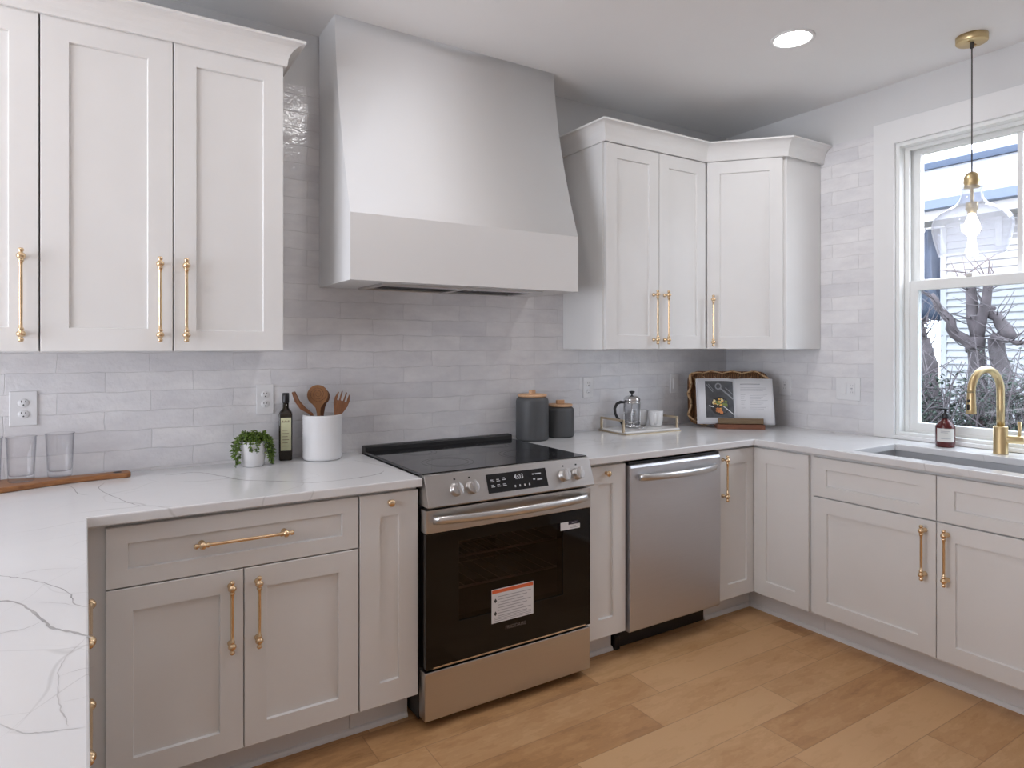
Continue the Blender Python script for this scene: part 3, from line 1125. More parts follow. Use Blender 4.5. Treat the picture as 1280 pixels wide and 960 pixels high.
# undermount sink
t = thing('sink', 'undermount stainless steel sink below the window', 'sink', ((SX0 + SX1) / 2, (SYa + SYb) / 2, 0.70))
b = bm_new()
hx, hy = (SX1 - SX0) / 2 + .006, (SYb - SYa) / 2 + .006
zt, zb = TOPC - .70, 0.0
for (q0, q1, r0, r1, s0, s1) in ((-hx - .02, -hx, -hy - .02, hy + .02, zb, zt), (hx, hx + .02, -hy - .02, hy + .02, zb, zt),
                                 (-hx, hx, -hy - .02, -hy, zb, zt), (-hx, hx, hy, hy + .02, zb, zt), (-hx - .02, hx + .02, -hy - .02, hy + .02, zb - .015, zb)):
    box(b, q0, q1, r0, r1, s0, s1)
obj('bowl', b, 'steelsink', t)
b = bm_new()
lathe(b, [(0.045, 0), (0.045, .003), (.03, .004), (.028, .001), (0, .001)], (0, 0, 0.0005), (0, 0, 1), 28)
obj('drain', b, 'chrome', t)

# ================================================================== RANGE
GX = 1.386
t = thing('range', 'stainless steel slide-in electric range with black glass top under hood', 'stove', (GX, 0, 0))
hw = 0.3805
b = bm_new()
slab(b, [-hw, -hw + .09, hw - .09, hw], [0.022, 0.255, 0.70, 0.905], lambda i, jj: (i, jj) != (1, 1), -0.640, -0.06, lambda u, v, w_: (u, w_, v))
box(b, -hw, hw, -0.06, -0.04, 0.022, 0.905)
for sx in (-1, 1):
    for yy in (-0.60, -0.10):
        lathe(b, [(0.016, 0), (0.016, .022)], (sx * .33, yy, 0.0), (0, 0, 1), 12)
obj('body', b, 'blackmetal', t, bevel=0.001)
# oven cavity lining and racks seen through the window
b = bm_new()
cxa, cxb, cza, czb = -0.288, 0.288, 0.258, 0.697
for q in ((cxa, cxb, -0.085, -0.075, cza, czb), (cxa, cxa + .006, -0.638, -0.085, cza, czb), (cxb - .006, cxb, -0.638, -0.085, cza, czb),
          (cxa, cxb, -0.638, -0.085, cza, cza + .006), (cxa, cxb, -0.638, -0.085, czb - .006, czb)):
    box(b, *q)
obj('oven_cavity', b, 'cavity', t)
for zr in (0.455, 0.575):
    b = bm_new()
    for q in range(11):
        xr = cxa + .016 + q * (cxb - cxa - .032) / 10
        tube(b, [(xr, -0.60, zr), (xr, -0.11, zr)], 0.0014, 6)
    for yy in (-0.61, -0.35, -0.105):
        tube(b, [(cxa + .008, yy, zr + .004), (cxb - .008, yy, zr + .004)], 0.0050 if yy < -.5 else .003, 8)
    obj('oven_rack', b, 'rackwire', t)
# glass cooktop with rear guard
b = bm_new()
box(b, -hw - .001, hw + .001, -0.672, -0.085, 0.9145, 0.926)
ck = obj('cooktop', b, 'blackglass', t, bevel=0.002, label='black glass cooktop')
b = bm_new()
for (cx, cy, rr) in ((-0.19, -0.50, .105), (0.19, -0.50, .120), (-0.19, -0.22, .080), (0.19, -0.22, .080), (0.0, -0.2, .05)):
    for k in range(2):
        r0 = rr - .020 * k
        lathe(b, [(r0 - .0022, 0.0002), (r0, 0.0002)], (cx, cy, 0.926), (0, 0, 1), 48)
obj('burner_marks', b, 'ring', ck)
b = bm_new()
prism(b, [(-0.085, 0.905), (-0.085, 0.944), (-0.080, 0.949), (-0.045, 0.949), (-0.040, 0.944), (-0.040, 0.905)], 'x', -hw - .001, hw + .001)
obj('rear_guard', b, 'blackmetal', t, bevel=0.002)
# sloping control panel
b = bm_new()
pb, pz0, pt, pz1 = -0.726, 0.811, -0.686, 0.921
prism(b, [(-0.63, pz0 - .002), (pb + .004, pz0 - .002), (pb, pz0 + .003), (pt - .001, pz1 - .003), (pt + .004, pz1), (-0.66, pz1 + .003), (-0.63, pz1 + .003)], 'x', -hw, hw)
panel = obj('control_panel', b, 'steel', t, bevel=0.0015, label='stainless steel control panel')
pn = Vector((0, -(pz1 - pz0), -(pb - pt)))
pn = Vector((0, -(pz1 - pz0), (pt - pb) * 1.0)).normalized()      # outward normal of the slope
pu = Vector((0, pt - pb, pz1 - pz0)).normalized()                # up the slope
PC = Vector((0, (pb + pt) / 2, (pz0 + pz1) / 2))
PM = Matrix(((1, 0, 0), (pu.x, pu.y, pu.z), (pn.x, pn.y, pn.z))).transposed()


def panel_box(bm, u0, u1, v0, v1, n0, n1, mi=0):
    vs = box(bm, u0, u1, v0, v1, n0, n1, mi)
    for v in vs:
        v.co = PC + PM @ v.co


b = bm_new()
panel_box(b, -0.128, 0.148, -0.036, 0.036, 0.0004, 0.0018)
scr = obj('display', b, 'screen', panel, label='black touch display')
b = bm_new()


def ptext(body, size, u, v, bold=0.0):
    bm_join(b, text_bm(body, size, PC + PM @ Vector((u, v, 0.0020)), PM, 0.0002, bold=bold))


ptext('4:03', 0.026, 0.016, 0.014, 0.0004)
obj('clock_digits', b, 'whiteprint', scr)
b = bm_new()
for k, (u, v) in enumerate([(-.104, .008), (-.078, .008), (-.052, .011), (-.104, -.012), (-.078, -.012), (-.052, -.012)]):
    for q in range(2):
        panel_box(b, u - .008, u + .008 - .004 * q, v - .002 + q * .006, v + .001 + q * .006, .0018, .0022)
for k in range(4):
    u = -.006 + k * .022
    panel_box(b, u - .003, u + .003, -.024, -.016, .0018, .0021)
for u, v, ww in ((.084, .017, .004), (.108, .017, .014), (.086, -.003, .005), (.112, -.006, .012)):
    panel_box(b, u - ww, u + ww, v - .0025, v + .0025, .0018, .0022)
obj('display_markings', b, 'whiteprint', scr)
b = bm_new()
for u in (-0.262, -0.200, 0.237, 0.304):
    b = bm_new()
    panel_box(b, u - .004, u + .004, .031, .037, .0003, .0008)
    obj('burner_symbol', b, 'darkink', panel)
for kx, rot in ((-0.262, 0.25), (-0.196, 0.15), (0.232, -0.1), (0.302, -0.1)):
    b = bm_new()
    c0 = PC + PM @ Vector((kx, -0.004, 0.0))
    lathe(b, [(0.0255, 0.0005), (0.0255, 0.004), (0.0232, 0.006), (0.0222, 0.022), (0.0205, 0.024), (0, 0.024)], c0, pn, 28)
    kb = bm_new()
    vs = box(kb, -0.0065, 0.0065, -0.0230, 0.0230, 0.020, 0.038)
    for v in vs:
        v.co = c0 + PM @ (Matrix.Rotation(rot, 3, 'Z') @ v.co)
    bm_join(b, kb)
    obj('knob', b, 'steelhandle', panel, bevel=0.0012, label='round stainless knob with raised grip')
# oven door
DYF = -0.700
b = bm_new()
slab(b, [-hw + .002, -0.245, 0.235, hw - .002], [0.222, 0.375, 0.668, 0.712], lambda i, jj: (i, jj) != (1, 1), DYF, DYF + .045, lambda u, v, w_: (u, w_, v))
dr = obj('oven_door', b, 'doorglass', t, bevel=0.002, label='black glass oven door')
b = bm_new()
box(b, -0.247, 0.237, DYF + .004, DYF + .008, 0.373, 0.670)
obj('oven_window', b, 'ovenglass', dr, label='tinted oven window')
b = bm_new()
box(b, -hw + .001, hw - .001, DYF - .002, DYF + .046, 0.7125, 0.797)
obj('door_rail', b, 'steel', dr, bevel=0.003, label='stainless steel top rail of the oven door')
b = bm_new()
pts = []
for i in range(25):
    a = i / 24
    pts.append((-0.356 + a * 0.712, DYF - .012 - 0.050 * (math.sin(a * PI)) ** 0.55, 0.764))
tube(b, pts, 0.0155, 14, 0, sx=0.72, sy=1.0, up=(0, 0, 1))
obj('oven_handle', b, 'steelhandle', dr, label='curved stainless bar handle')
b = bm_new()
box(b, -hw + .03, hw - .03, DYF - .0015, DYF + .0, 0.2225, 0.2285)
obj('door_edge', b, 'chrome', dr)
# notices on the door glass
b = bm_new()
xa, xb, za, zb2 = -0.105, 0.088, 0.330, 0.459
yy = DYF - .0006
box(b, xa, xb, yy, DYF - .0001, za, zb2, 0)
box(b, xa + .002, xb - .002, yy - .0003, yy, zb2 - .016, zb2 - .003, 1)
for q in range(8):
    zq = zb2 - .032 - q * .0105
    box(b, xa + .030, xb - .012 - (q % 3) * .018, yy - .0003, yy, zq, zq + .003, 2)
for q in range(3):
    zq = za + .006 + q * .006
    box(b, xa + .012, xb - .012, yy - .0003, yy, zq, zq + .002, 2)
for zq in (zb2 - .045, za + .035):
    prism(b, [(xa + .010, zq), (xa + .017, zq + .010), (xa + .024, zq), (xa + .017, zq - .008)], 'y', yy - .0004, yy, 3)
st = obj('warning_sticker', b, ['paper', 'orange', 'ink', 'darkink'], dr, label='white notice sticker with orange band')
b = bm_new()
box(b, 0.222, 0.322, DYF - .0006, DYF - .0001, 0.636, 0.655, 0)
box(b, 0.222, 0.262, DYF - .0006, DYF - .0001, 0.655, 0.668, 0)
for q in range(2):
    box(b, 0.270, 0.312 - q * .012, DYF - .0009, DYF - .0006, 0.641 + q * .006, 0.643 + q * .006, 1)
box(b, 0.264, 0.314, DYF - .0006, DYF - .0001, 0.6555, 0.669, 2)
for q in range(2):
    box(b, 0.280 + q * .012, 0.290 + q * .014, DYF - .0009, DYF - .0006, 0.660, 0.664, 1)
M['purple'] = simple('dark_purple_print', (0.03, 0.02, 0.05), 0.5)
obj('energy_sticker', b, ['paper', 'ink', 'purple'], dr, label='small white and dark purple sticker')
b = text_bm('FRIGIDAIRE', 0.019, (0.005, DYF - .0004, 0.302), Matrix.Rotation(PI / 2, 3, 'X'), 0.0002)
k = simple('etched_grey_print', (0.16, 0.13, 0.12), 0.5)
M['etched'] = k
obj('brand_lettering', b, 'etched', dr)
# storage drawer
b = bm_new()
box(b, -hw, hw, DYF + .004, DYF + .058, 0.034, 0.211)
obj('storage_drawer', b, 'steel', t, bevel=0.004, label='stainless steel storage drawer')

# ================================================================== DISHWASHER
t = thing('dishwasher', 'stainless steel dishwasher with curved bar handle', 'dishwasher', (2.3105, 0, 0))
hw = 0.2995
b = bm_new()
box(b, -hw, hw, -0.60, -0.03, 0.10, 0.872)
obj('tub', b, 'blackmetal', t)
b = bm_new()
prism(b, [(-0.605, 0.112), (-0.664, 0.112), (-0.672, 0.120), (-0.676, 0.45), (-0.674, 0.845), (-0.667, 0.858), (-0.605, 0.858)], 'x', -hw + .003, hw - .003)
d = obj('door', b, 'steel_vert', t, bevel=0.004, label='brushed stainless door')
b = bm_new()
box(b, -hw + .003, hw - .003, -0.664, -0.605, 0.8585, 0.871)
obj('control_strip', b, 'blackplastic', t, bevel=0.002)
b = bm_new()
pts = []
for i in range(25):
    a = i / 24
    pts.append((-0.250 + a * 0.500, -0.682 - 0.042 * (math.sin(a * PI)) ** 0.6, 0.803))
tube(b, pts, 0.0135, 14, 0, sx=0.75, sy=1.15, up=(0, 0, 1))
obj('handle', b, 'steelhandle', d, label='curved stainless bar handle')
b = bm_new()
box(b, -hw, hw, -0.565, -0.50, 0.004, 0.099)
box(b, -hw, -hw + .03, -0.575, -0.50, 0.0, 0.06)
obj('kick_plate', b, 'blackplastic', t, bevel=0.002)


# ================================================================== OUTLETS
def outlet(label, loc, rotz, wdt=0.070, kinds=('o',), hgt=0.116):
    t = thing('wall_outlet', label, 'outlet', loc, rotz, 'outlets and switches on the backsplash')
    b = bm_new()
    box(b, -wdt / 2, wdt / 2, -0.006, 0, -hgt / 2, hgt / 2)
    obj('plate', b, 'plate', t, bevel=0.0025)
    n = len(kinds)
    for i, kd in enumerate(kinds):
        cx = (i - (n - 1) / 2) * 0.046
        if kd == 'o':
            for cz in (0.020, -0.020):
                b = bm_new()
                lathe(b, [(0.0165, 0), (0.0165, 0.0022), (0.0155, 0.003), (0, 0.003)], (cx, -0.006, cz), (0, -1, 0), 24, squash=(1.0, 0.86))
                s = obj('socket', b, 'plate', t)
                b = bm_new()
                for sx, h in ((-.006, .0055), (.006, .0045)):
                    box(b, cx + sx - .0011, cx + sx + .0011, -0.0094, -0.0089, cz + .004 - h / 2, cz + .004 + h / 2 + .002)
                lathe(b, [(0.0025, 0), (0.0025, 0.0004), (0, 0.0004)], (cx, -0.0090, cz - .007), (0, -1, 0), 12)
                obj('slots', b, 'dark', s)
        elif kd == 'g':
            b = bm_new()
            box(b, cx - .0165, cx + .0165, -0.009, -0.006, -.033, .033)
            s = obj('socket', b, 'plate', t, bevel=0.001)
            b = bm_new()
            for cz in (.018, -.018):
                for sx in (-.006, .006):
                    box(b, cx + sx - .0011, cx + sx + .0011, -0.0096, -0.0089, cz - .003, cz + .005)
            for cz in (-.004, .004):
                box(b, cx - .005, cx + .005, -0.0098, -0.0089, cz - .0025, cz + .0025)
            obj('slots', b, 'ink', s)
        else:
            b = bm_new()
            box(b, cx - .0165, cx + .0165, -0.009, -0.006, -.033, .033)
            prism(b, [(-0.009, -.030), (-0.0115, -.028), (-0.0095, .028), (-0.009, .030)], 'x', cx - .014, cx + .014)
            obj('rocker', b, 'plate', t, bevel=0.001)
    return t


OY = TY - .0003
outlet('white duplex outlet above the two drinking glasses at far left', (-0.2125, OY, 1.170), 0, wdt=0.080, hgt=0.122)
outlet('white duplex outlet above the olive oil bottle', (0.602, OY, 1.167), 0, hgt=0.124)
outlet('white duplex outlet between the dark canisters and the coffee press', (2.328, OY, 1.158), 0)
outlet('white rocker switch left of the woven tray', (3.004, OY, 1.160), 0, kinds=('r',))
OX = TX - .0003
outlet('white single outlet right of the open cookbook on the window wall', (OX, -0.421, 1.155), -PI / 2, kinds=('g',), wdt=0.078)
outlet('wide white double outlet plate nearest the window', (OX, -0.805, 1.155), -PI / 2, kinds=('r', 'g'), wdt=0.136, hgt=0.122)


# ================================================================== CEILING LIGHTS
def can_light(label, x, y):
    t = thing('recessed_light', label, 'ceiling light', (x, y, CEIL), 0, 'recessed ceiling lights')
    b = bm_new()
    lathe(b, [(0.074, 0.0), (0.092, 0.0), (0.092, 0.004), (0.088, 0.007), (0.076, 0.005), (0.074, 0.003)], (0, 0, 0), (0, 0, -1), 40)
    obj('trim_ring', b, 'trim', t)
    b = bm_new()
    lathe(b, [(0.075, 0.0028), (0, 0.0028)], (0, 0, 0), (0, 0, -1), 40)
    obj('lens', b, 'lens', t)


_n = {(2.603, -1.07): 'round lit recessed light on the ceiling near the window', (1.0, -1.07): 'round lit recessed light in front of the hood, left side',
      (-0.62, -1.07): 'round lit recessed light over the peninsula corner'}
for yy, rw in ((-1.07, ''),):
    for xx, cl in ((-0.62, 'left'), (1.0, 'centre'), (2.603, 'right')):
        can_light(_n.get((xx, yy)) or 'round lit recessed light in the %s row, %s one' % (rw, cl), xx, yy)

# ------------------------------------------------------------------ pendant over the sink
PX, PY = 3.246, -1.499
t = thing('pendant_light', 'brass pendant light with clear seeded glass shade over the sink', 'pendant light', (PX, PY, CEIL))
Z = lambda z: z - CEIL
b = bm_new()
lathe(b, [(0, Z(2.712)), (0.056, Z(2.712)), (0.060, Z(2.716)), (0.060, -0.0005), (0, -0.0005)], (0, 0, 0), (0, 0, 1), 40)
for sx in (-1, 1):
    lathe(b, [(0, 0), (.005, 0), (.006, .003), (0, .004)], (sx * .030, 0, Z(2.7115)), (0, 0, -1), 12)
obj('canopy', b, 'gold', t)
b = bm_new()
tube(b, [(0, 0, Z(2.716)), (0, 0, Z(2.14))], 0.0028, 8)
lathe(b, [(0.007, Z(2.69)), (0.008, Z(2.712))], (0, 0, 0), (0, 0, 1), 12)
obj('cord', b, 'cord', t)
b = bm_new()
lathe(b, [(0, Z(2.150)), (0.010, Z(2.149)), (0.022, Z(2.141)), (0.030, Z(2.125)), (0.031, Z(2.108)), (0.028, Z(2.090)), (0.030, Z(2.086)), (0.030, Z(2.080)), (0.006, Z(2.078)),
          (0.006, Z(2.018)), (0.023, Z(2.016)), (0.0235, Z(1.985)), (0.018, Z(1.982)), (0.018, Z(1.968)), (0, Z(1.968))], (0, 0, 0), (0, 0, 1), 32)
obj('socket', b, 'gold', t, label='gold finial and socket')
b = bm_new()
sp = [(0.0345, 2.088), (0.040, 2.086), (0.0385, 2.078), (0.0385, 2.050), (0.044, 2.028), (0.060, 2.008), (0.090, 1.990), (0.122, 1.972), (0.141, 1.950), (0.148, 1.925),
      (0.147, 1.900), (0.141, 1.865), (0.132, 1.830), (0.124, 1.800), (0.122, 1.790)]
lathe(b, [(r, Z(z)) for r, z in sp], (0, 0, 0), (0, 0, 1), 56)
obj('glass_shade', b, 'shade', t, solid=0.003, label='clear seeded glass jar shade')
b = bm_new()
lathe(b, [(0, Z(1.868)), (0.014, Z(1.870)), (0.026, Z(1.882)), (0.031, Z(1.900)), (0.029, Z(1.920)), (0.020, Z(1.945)), (0.013, Z(1.962)), (0.013, Z(1.967)), (0, Z(1.967))], (0, 0, 0), (0, 0, 1), 28)
obj('bulb', b, 'bulb', t, label='glowing light bulb')

# ================================================================== FAUCET AND SOAP
t = thing('faucet', 'brushed gold pull-down faucet with side lever behind the sink', 'faucet', (3.388, -1.552, CT + .0005), 0)
b = bm_new()
lathe(b, [(0, 0), (0.0285, 0), (0.0285, 0.004), (0.0272, 0.006), (0.0272, 0.118), (0.0255, 0.121), (0.0, 0.121)], (0, 0, 0), (0, 0, 1), 36)
obj('body', b, 'gold', t)
fa = R(10)
fd = Vector((-math.cos(fa), math.sin(fa), 0))
RA = 0.098
zc = 0.275
pts = [(0, 0, 0.119), (0, 0, 0.20)]
for i in range(0, 25):
    a = PI * i / 24
    pts.append(tuple(fd * (RA - RA * math.cos(a)) + Vector((0, 0, zc + RA * math.sin(a)))))
tip = fd * (2 * RA)
b = bm_new()
tube(b, pts, 0.0152, 18)
obj('spout', b, 'gold', t)
b = bm_new()
hd = Vector((-0.02, 0, -1))
p0 = tip + Vector((0, 0, zc - .001))
lathe(b, [(0.0150, 0), (0.0158, .002), (0.0164, 0.03), (0.0188, 0.070), (0.0194, 0.088), (0.017, 0.092), (0, 0.092)], p0, hd, 28)
h = obj('spray_head', b, 'gold', t)
b = bm_new()
pc = p0 + hd.normalized() * 0.045 + fd * 0.0170
for dz2, hz in ((0.010, .006), (-0.016, .012)):
    q = pc + Vector((0, 0, dz2)) + fd * (0.0015 if dz2 < 0 else 0)
    lathe(b, [(0, -hz), (0.0045, -hz), (0.0055, -hz + .002), (0.0055, hz - .002), (0.0045, hz), (0, hz)], q, (0, 0, 1), 12)
obj('spray_button', b, 'blackplastic', h)
b = bm_new()
hv = Vector((0.30, -0.95, 0)).normalized()
lathe(b, [(0.0180, 0.015), (0.0180, 0.078), (0.0165, 0.081), (0, 0.081)], (0, 0, 0.066), hv, 24)
q = hv * 0.066 + Vector((0, 0, 0.075))
tube(b, [q, q + Vector((0, 0, .030)), q + Vector((0, 0, .070))], [0.0055, .006, .0075], 12)
obj('lever', b, 'gold', t)

SLX, SLY = 3.405, -1.322
t = thing('soap_bottle', 'dark red pump bottle with cream label on the counter behind sink', 'soap dispenser', (SLX, SLY, CT + .0005), -1.10)
b = bm_new()
lathe(b, [(0, 0), (0.036, 0), (0.040, .004), (0.0405, 0.092), (0.038, 0.101), (0.020, 0.122), (0.0135, 0.130), (0.0135, 0.134), (0, 0.134)], (0, 0, 0), (0, 0, 1), 36)
bd = obj('bottle', b, 'amber', t)
b = bm_new()
for i in range(12):
    a0 = -PI / 2 - 0.95 + i * 1.9 / 12
    a1 = a0 + 1.9 / 12
    rr = 0.0411
    vs = [b.verts.new((rr * math.cos(a), rr * math.sin(a), z)) for a, z in ((a0, .026), (a1, .026), (a1, .088), (a0, .088))]
    b.faces.new(vs).smooth = True
bmesh.ops.remove_doubles(b, verts=b.verts, dist=1e-5)
lb = obj('label', b, 'labelwhite', bd)
b = bm_new()
for z0, a_lo, a_hi in ((.074, -.5, .4), (.068, -.5, .2), (.040, -.5, .5)):
    for i in range(8):
        a0 = -PI / 2 + a_lo + i * (a_hi - a_lo) / 8
        a1 = a0 + (a_hi - a_lo) / 8
        rr = 0.0414
        b.faces.new([b.verts.new((rr * math.cos(a), rr * math.sin(a), z)) for a, z in ((a0, z0), (a1, z0), (a1, z0 + .0025), (a0, z0 + .0025))])
obj('label_print', b, 'ink', lb)
b = bm_new()
lathe(b, [(0, .133), (0.0155, .133), (0.0165, .136), (0.0165, .152), (0.012, .157), (0.005, .160), (0.005, .172), (0.010, .173), (0.0125, .176), (0.011, .181), (0, .182)], (0, 0, 0), (0, 0, 1), 24)
tube(b, [(0, 0, .177), (-.022, 0, .177), (-.036, 0, .172)], [.0045, .004, .003], 10)
obj('pump', b, 'blackplastic', t)

# ================================================================== LEFT WORKTOP OBJECTS
# paddle board: outline in plan, thickness, hole through the handle
t = thing('cutting_board', 'long acacia paddle board lying on the left worktop', 'cutting board', (-0.28, -0.112, CT + .0005), R(4))
b = bm_new()
ol = []
top = [(-0.40, .075), (-0.36, .098), (-0.10, .100), (0.02, .088), (0.10, .060), (0.17, .038), (0.24, .026), (0.33, .026), (0.375, .034), (0.392, .022)]
bot = [(x, -y * 0.95) for x, y in reversed(top)]


def smooth_loop(p, it=2):
    for _ in range(it):
        q = []
        for i in range(len(p)):
            a, c = p[i], p[(i + 1) % len(p)]
            q += [(a[0] * .75 + c[0] * .25, a[1] * .75 + c[1] * .25), (a[0] * .25 + c[0] * .75, a[1] * .25 + c[1] * .75)]
        p = q
    return p


prism(b, smooth_loop(top + bot), 'z', 0, 0.018)
bo = obj('board', b, 'walnut', t, bevel=0.004)
b = bm_new()
lathe(b, [(0.0, 0.0), (0.011, 0.0), (0.011, 0.0006), (0.0, 0.0006)], (0.350, 0, 0.0178), (0, 0, 1), 20)
lathe(b, [(0.0105, -.002), (0.013, .0006), (0.0145, -.0002)], (0.350, 0, 0.0185), (0, 0, 1), 20)
obj('hanging_hole', b, 'dark', bo)


def tumbler(label, x, y):
    t = thing('drinking_glass', label, 'glass', (x, y, CT + .019), 0, 'glasses on the paddle board')
    b = bm_new()
    lathe(b, [(0, 0), (0.034, 0), (0.0365, .003), (0.0375, .02), (0.0430, .150), (0.0445, .1515), (0.0450, .150), (0.0418, .150), (0.0358, .026), (0.032, .020), (0, .019)], (0, 0, 0), (0, 0, 1), 40)
    obj('tumbler', b, 'tumbler', t)


tumbler('clear tumbler on the paddle board under the far left outlet', -0.211, -0.100)
tumbler('clear tumbler nearest the handle of the paddle board', -0.104, -0.062)
tumbler('clear tumbler cut off by the left picture edge', -0.306, -0.076)

# potted trailing succulent
t = thing('potted_succulent', 'small trailing green succulent in a white pot', 'plant', (0.533, -0.105, CT + .0005))
b = bm_new()
lathe(b, [(0, 0), (0.036, 0), (0.041, .004), (0.048, .05), (0.052, .094), (0.0525, .098), (0.050, .099), (0.0475, .096), (0.045, .080), (0, .080)], (0, 0, 0), (0, 0, 1), 40)
obj('pot', b, 'ceramicmatte', t)
b = bm_new()
lathe(b, [(0, .084), (0.030, .085), (0.0455, .082)], (0, 0, 0), (0, 0, 1), 24)
obj('soil', b, 'soil', t)
rnd = random.Random(5)
lf = bm_new()
sm_ = bm_new()


def leaf(bm, p, d, up, L, W):
    d = d.normalized()
    s = d.cross(up)
    s = s.normalized() if s.length > 1e-4 else Vector((1, 0, 0))
    n_ = s.cross(d).normalized()
    pts = [p, p + d * L * .5 + s * W - n_ * W * .3, p + d * L, p + d * L * .5 - s * W - n_ * W * .3, p + d * L * .5 + n_ * W * .7]
    v = [bm.verts.new(q) for q in pts]
    for f in ((0, 1, 4), (1, 2, 4), (2, 3, 4), (3, 0, 4), (0, 3, 2, 1)):
        bm.faces.new([v[i] for i in f]).smooth = True


def strand(pts):
    tube(sm_, pts, 0.0013, 5)
    P = [Vector(p) for p in pts]
    for a, c in zip(P, P[1:]):
        L = (c - a).length
        m = max(1, int(L / 0.0048))
        for i in range(m):
            p = a.lerp(c, i / m)
            d = (c - a).normalized()
            for _ in range(2):
                o = Vector((rnd.uniform(-1, 1), rnd.uniform(-1, 1), rnd.uniform(-.4, .9)))
                leaf(lf, p, o.normalized() + d * .6, Vector((0, 0, 1)), rnd.uniform(.011, .017), rnd.uniform(.0040, .0056))


for i in range(34):
    a = rnd.uniform(0, 2 * PI)
    r0 = rnd.uniform(0.0, .03)
    r1 = rnd.uniform(.030, .056)
    z1 = rnd.uniform(.105, .138)
    strand([(r0 * math.cos(a), r0 * math.sin(a), .084), ((r0 + r1) / 2 * math.cos(a), (r0 + r1) / 2 * math.sin(a), z1), (r1 * math.cos(a), r1 * math.sin(a), z1 - .022)])
for a_deg, drop, ro in ((196, .105, .068), (206, .088, .064), (184, .070, .072), (250, .040, .056), (272, .048, .057), (325, .080, .064), (338, .092, .066), (350, .100, .070), (8, .085, .068), (20, .07, .066),
                        (312, .055, .06), (332, .098, .069), (345, .075, .062), (120, .06, .062), (90, .05, .06), (60, .05, .062), (160, .06, .064)):
    a = R(a_deg)
    ca, sa = math.cos(a), math.sin(a)
    strand([(.03 * ca, .03 * sa, .115), (.052 * ca, .052 * sa, .116), (ro * ca, ro * sa, .098), ((ro + .004) * ca, (ro + .004) * sa, .10 - drop * .5), ((ro + .002) * ca, (ro + .002) * sa, .105 - drop)])
fo = obj('foliage', lf, 'leaf', t)
obj('stems', sm_, 'stem', fo)

# olive oil bottle (square shouldered)
t = thing('olive_oil_bottle', 'dark square olive oil bottle with cream label beside the plant', 'bottle', (0.676, -0.036, CT + .0005), R(-16))
b = bm_new()


def sq_ring(h, z, r=0.006, n=5):
    out = []
    for cx, cy, a0 in ((1, 1, 0), (-1, 1, 90), (-1, -1, 180), (1, -1, 270)):
        for i in range(n):
            a = R(a0 + 90 * i / (n - 1))
            out.append(((h - r) * cx + r * math.cos(a), (h - r) * cy + r * math.sin(a), z))
    return out


def loft(bm, rings, cap=True):
    V = [[bm.verts.new(p) for p in r] for r in rings]
    for a, c in zip(V, V[1:]):
        for i in range(len(a)):
            jn = (i + 1) % len(a)
            bm.faces.new((a[i], a[jn], c[jn], c[i])).smooth = True
    if cap:
        bm.faces.new(list(reversed(V[0])))
        bm.faces.new(V[-1])


loft(b, [sq_ring(.024, 0), sq_ring(.0265, .003), sq_ring(.0265, .190), sq_ring(.024, .200), sq_ring(.017, .210, .012), sq_ring(.0125, .216, .0124), sq_ring(.0120, .245, .0119)])
bb = obj('bottle', b, 'bottleglass', t)
b = bm_new()
box(b, -.0185, .0225, -.0272, -.0266, .042, .178)
lb = obj('label', b, 'labelcream', bb)
b = bm_new()
for q in range(5):
    box(b, -.013 + q * .006, -.0095 + q * .006, -.0275, -.0272, .158, .167 - (q % 2) * .003)
for q in range(6):
    box(b, -.012, .014 - (q % 2) * .005, -.0275, -.0272, .060 + q * .013, .062 + q * .013)
obj('label_print', b, 'standwood', lb)
b = bm_new()
lathe(b, [(0.0135, .238), (0.0140, .240), (0.0140, .277), (0.0125, .279), (0, .279)], (0, 0, 0), (0, 0, 1), 24)
obj('cap', b, 'blackplastic', t)

# utensil crock
CRX, CRY = 0.813, -0.092
t = thing('utensil_crock', 'ribbed white ceramic crock holding wooden utensils', 'crock', (CRX, CRY, CT + .0005))
b = bm_new()
pr = [(0, 0), (0.070, 0), (0.076, .003)]
for i in range(29):
    z = .008 + i * .172 / 28
    pr.append((0.0795 + (0.0011 if i % 2 else -0.0011), z))
pr += [(0.0795, .185), (0.0770, .188), (0.0735, .186), (0.0730, .012), (0, .011)]
lathe(b, pr, (0, 0, 0), (0, 0, 1), 56)
obj('pot', b, 'ceramicmatte', t)


def flat_utensil(name, label, cat, outline, thick, base, lean, rotz, mat, extra=None, bend=0.0, tilt_side=0.0):
    """outline in local XZ (x across, z up), swept to a thin rounded slab then leaned in the crock"""
    b = bm_new()
    prism(b, outline, 'y', -thick / 2, thick / 2)
    o = obj(name, b, mat, bevel=0.0018)
    o.location = base
    o.rotation_euler = (R(lean), R(tilt_side), R(rotz))
    return tag(o, label, cat, 'wooden utensils in the crock')


def mirror(pts):
    return pts + [(-x, z) for x, z in reversed(pts)]


def round_head(r, zc, n=9, a0=-60, a1=90):
    return [(r * math.cos(R(a0 + (a1 - a0) * i / (n - 1))), zc + r * math.sin(R(a0 + (a1 - a0) * i / (n - 1)))) for i in range(n)]


